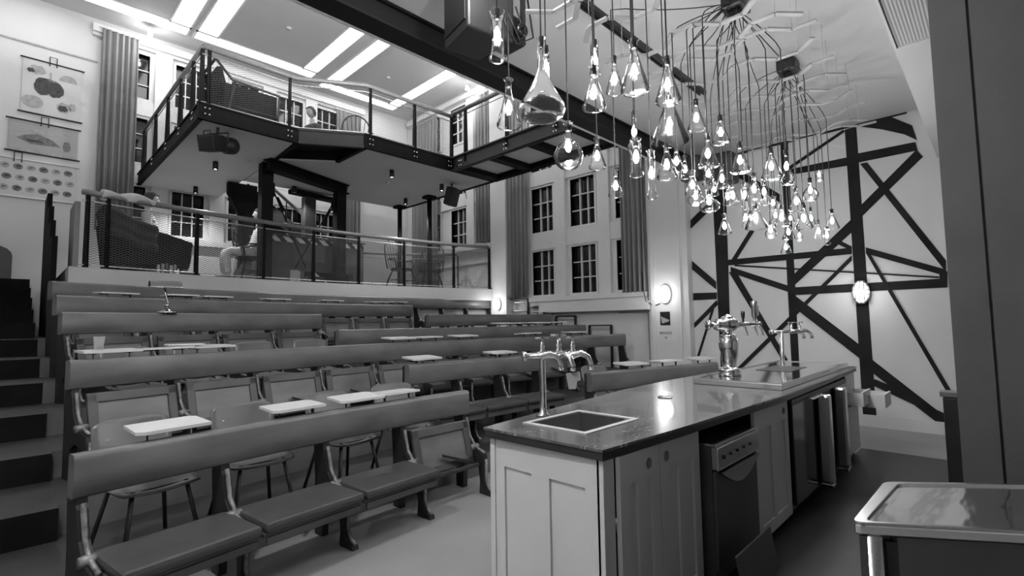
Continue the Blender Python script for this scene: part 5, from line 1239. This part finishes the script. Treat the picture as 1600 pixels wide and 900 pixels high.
FL = [('T', 777, 15, 97, 28, 2.5), ('E', 795, 122, 200, 40, 2.7), ('B', 846, 57, 187, 74, 2.4), ('T', 853, 72, 140, 15, 2.75), ('R', 888, 190, 265, 47, 2.6), ('E', 933, 215, 264, 28, 3.4),
 ('T', 929, 63, 120, 17, 2.9), ('E', 928, 103, 172, 38, 2.6), ('E', 960, 88, 147, 28, 3.0), ('E', 991, 60, 146, 45, 2.6), ('E', 962, 265, 308, 24, 3.5), ('V', 991, 172, 245, 22, 3.2), ('T', 994, 216, 277, 21, 3.0),
 ('T', 1018, 234, 312, 15, 3.1), ('E', 1043, 88, 162, 40, 2.9), ('C', 1046, 150, 223, 57, 3.0), ('E', 1042, 225, 280, 33, 3.3), ('E', 1057, 228, 268, 24, 3.8), ('E', 1088, 155, 204, 29, 3.7), ('E', 1126, 180, 225, 28, 3.9),
 ('E', 1106, 209, 262, 32, 3.6), ('T', 1107, 255, 290, 20, 3.9), ('E', 1156, 222, 270, 30, 3.9), ('E', 1205, 230, 281, 32, 4.0), ('V', 1229, 234, 290, 22, 4.0), ('E', 1128, 257, 294, 21, 4.1), ('E', 1082, 266, 305, 25, 3.8),
 ('E', 1070, 243, 279, 18, 4.2), ('R', 1280, 261, 284, 11, 6.0), ('R', 1087, 291, 322, 26, 3.9), ('R', 1108, 296, 332, 32, 3.7), ('E', 1132, 334, 366, 21, 4.6), ('E', 1145, 284, 320, 19, 4.4), ('T', 1164, 285, 328, 14, 4.3),
 ('E', 1178, 270, 313, 28, 4.1), ('E', 1181, 318, 358, 35, 4.3), ('T', 1208, 306, 330, 13, 4.9), ('E', 1221, 320, 354, 23, 4.8), ('E', 1244, 292, 330, 24, 4.7), ('R', 1266, 278, 315, 23, 4.6), ('E', 1256, 317, 358, 25, 4.5),
 ('E', 1300, 327, 358, 20, 5.4), ('T', 1292, 354, 383, 10, 5.7), ('R', 1204, 345, 373, 17, 5.0), ('E', 1232, 346, 374, 20, 5.1), ('E', 1228, 372, 396, 17, 5.4), ('R', 1249, 358, 377, 10, 6.1), ('T', 1194, 281, 321, 13, 4.6),
 ('T', 1165, 327, 355, 12, 4.9), ('E', 1137, 288, 321, 16, 4.6), ('E', 1279, 344, 373, 13, 5.7), ('E', 1267, 324, 353, 13, 5.6), ('E', 1235, 329, 349, 13, 5.9), ('E', 1116, 282, 306, 15, 5.0), ('T', 1173, 330, 352, 11, 5.2), ('E', 1212, 322, 346, 14, 5.6)]
BOX = [Vector((4.28, 1.46, ZL)), Vector((5.79, 1.47, ZL)), Vector((2.5, 1.6, ZL))]
LBL = {}
order = sorted(range(len(FL)), key=lambda i: FL[i][1]); cnt = {}; tot = {}
for i in order: tot[FL[i][0]] = tot.get(FL[i][0], 0)+1
for i in order:
    k = FL[i][0]; cnt[k] = cnt.get(k, 0)+1
    LBL[i] = 'lit hanging lamp made of a %s' % KIND[k] if tot[k] == 1 else 'lit %s lamp, %s from the left of the hanging %ss' % (KIND[k], ORD[cnt[k]], KIND[k])
rnd = random.Random(3); ends = []
for i, (k, px, y0, y1, wpx, dep) in enumerate(FL):
    def at(y): d = ray(px, y); return EYE+d*(dep/F_PX)
    top, bot = at(y0), at(y1); H = (top-bot).z; Wd = wpx*dep/F_PX; c = Vector(((top.x+bot.x)/2, (top.y+bot.y)/2, bot.z))
    o = thing('flask_lamp', LBL[i], 'pendant lamp', c, 0, 'glass flask pendant lamps above the bar')
    tp_ = c+Vector((0, 0, H)); nr = PROF[k][0][0]*Wd
    part('flask', MB().lathe([(r*Wd, z*H) for r, z in PROF[k]], 22, c=c), 'glass', o)
    sl = min(.05, H*.25); sr = min(nr*.8, .016)
    part('socket', MB().lathe([(0, 0), (sr, 0), (sr, -sl), (sr*.8, -sl*1.1), (0, -sl*1.1)], 12, c=tp_+Vector((0, 0, .004))), 'black', o)
    bh = min(.07, H*.34); br = min(.0165, Wd*.22); bz_ = H*(.42 if k in 'EBC' else .55 if k in 'TV' else .5)
    bc = c+Vector((0, 0, bz_))
    part('bulb', MB().lathe([(0, -bh*.5), (br*.55, -bh*.45), (br, -bh*.15), (br*.9, bh*.1), (br*.45, bh*.38), (br*.3, bh*.5), (0, bh*.5)], 12, c=bc), 'bulb', o)
    light('bulb_light', bc, FLASK_WATT*(dep/3.5)**.5, .022, o)
    bx_ = min(BOX, key=lambda q: (q-tp_).length+(.4 if q is BOX[2] else 0)); zf_ = 3.72+.05*rnd.uniform(-1, 1)
    a = Vector((tp_.x, tp_.y, zf_)); e = bx_+Vector((rnd.uniform(-.07, .07), rnd.uniform(-.07, .07), -.05))
    mid = a*.62+e*.38+Vector((rnd.uniform(-.06, .06), rnd.uniform(-.06, .06), 0)); mid.z = zf_+rnd.uniform(.10, .30)
    ctl = [a+Vector((0, 0, .02)), mid, e]; n_ = 8
    pts = [tp_, a]+[(ctl[0]*(1-t)**2+ctl[1]*2*t*(1-t)+ctl[2]*t*t) for t in [j/n_ for j in range(1, n_+1)]]
    part('cord', MB().tube([pts[0]+Vector((0, 0, -.002))]+pts[1:], .0042, 5), 'cord', o)
    ends.append(a)
for i, q in enumerate(BOX):
    z = ZL
    o = thing('junction_box', 'black ceiling junction box with cords fanning out, %s' % ('above the middle of the flask lamps', 'above the far end of the flask lamps', 'above the near end of the flask lamps')[i], 'junction box', (q.x, q.y, z-.12))
    part('housing', MB().cbox(q.x-.11, q.x+.11, q.y-.09, q.y+.09, z-.13, z-.001, .02), 'black', o)
    part('cover', MB().cbox(q.x-.07, q.x+.07, q.y-.05, q.y+.05, z-.15, z-.131, .006), 'steel', o)
# pale zig-zag (honeycomb) strips the cords drop from
for r_ in range(14):
    x = 2.55+.34*r_; y = 2.32-.02*(r_ % 3); pts = [(x, y, 3.74+.015*(r_ % 3))]; k = r_
    while pts[-1][1] > .98:
        d = ((.15, -.14), (.0, -.17), (-.15, -.14), (.0, -.17))[k % 4]; k += 1; q = pts[-1]; pts.append((q[0]+d[0], q[1]+d[1], q[2]))
    o = thing('zigzag_frame', 'pale zigzag strip the flask cords hang from, %s from the near end' % ORD[r_+1], 'hanging frame', pts[0], 0, 'pale zigzag strips carrying the flask cords')
    b = MB()
    for p, q in zip(pts, pts[1:]): b.bar(p, q, .042, .014)
    part('strip', b, 'hex', o)
    for j in (1, len(pts)-2): part('suspension_wire', MB().tube([pts[j], (pts[j][0], pts[j][1], ZL)], .0018, 5), 'wire', o)

# ================================================================== ADDED ROOM LIGHTS
o = thing('track_fill_spot', 'small black spotlight added on the lighting track above the near end of the bar', 'spotlight', (2.2, 2.38, 4.1)); part('head', MB().lathe([(0, 0), (.04, 0), (.04, .1), (0, .1)], 14, c=(2.2, 2.38, 4.10)), 'black', o)
light('track_fill_light', (2.2, 2.38, 4.06), 10, .05, o)  # spotlight added to the track for extra room brightness

for i, (x, y) in enumerate(((-.6, -1.2), (1.6, -1.9), (-.4, 2.2))):  # unseen lamps inferred behind the camera, added to fill the bar with light
    o = thing('rear_fill_lamp', 'round white ceiling lamp added behind the camera, %s of three' % ORD[i+1], 'ceiling lamp', (x, y, ZL-.1), 0, 'round ceiling lamps added behind the bar')
    part('housing', MB().lathe([(0, 0), (.16, 0), (.18, -.03), (.17, -.05)], 24, c=(x, y, ZL-.001)), 'white', o)
    part('diffuser', MB().lathe([(.165, -.045), (.12, -.085), (0, -.10)], 24, c=(x, y, ZL)), 'lamp', o)
    light('lamp_light', (x, y, ZL-.2), REAR_FILL_WATT, .12, o)

for i, x in enumerate((1.2, 3.6, 6.0)):  # unseen fixtures added above the beam to brighten the hall ceiling
    o = thing('fill_uplighter', 'trough uplighter added unseen above the main beam, %s from the wall charts' % ORD[i+1], 'fill_uplighter', (x, 3.9, 4.7), 0, 'added uplighters above the main beam')
    part('housing', MB().cbox(x-.2, x+.2, 3.77, 3.93, 4.60, 4.70, .01), 'white', o)
    light('fill_uplight', (x, 3.85, 4.8), UP_FILL_WATT, .08, o, 'SPOT', rot=(R_(180-42), 0, 0), spot=R_(120))
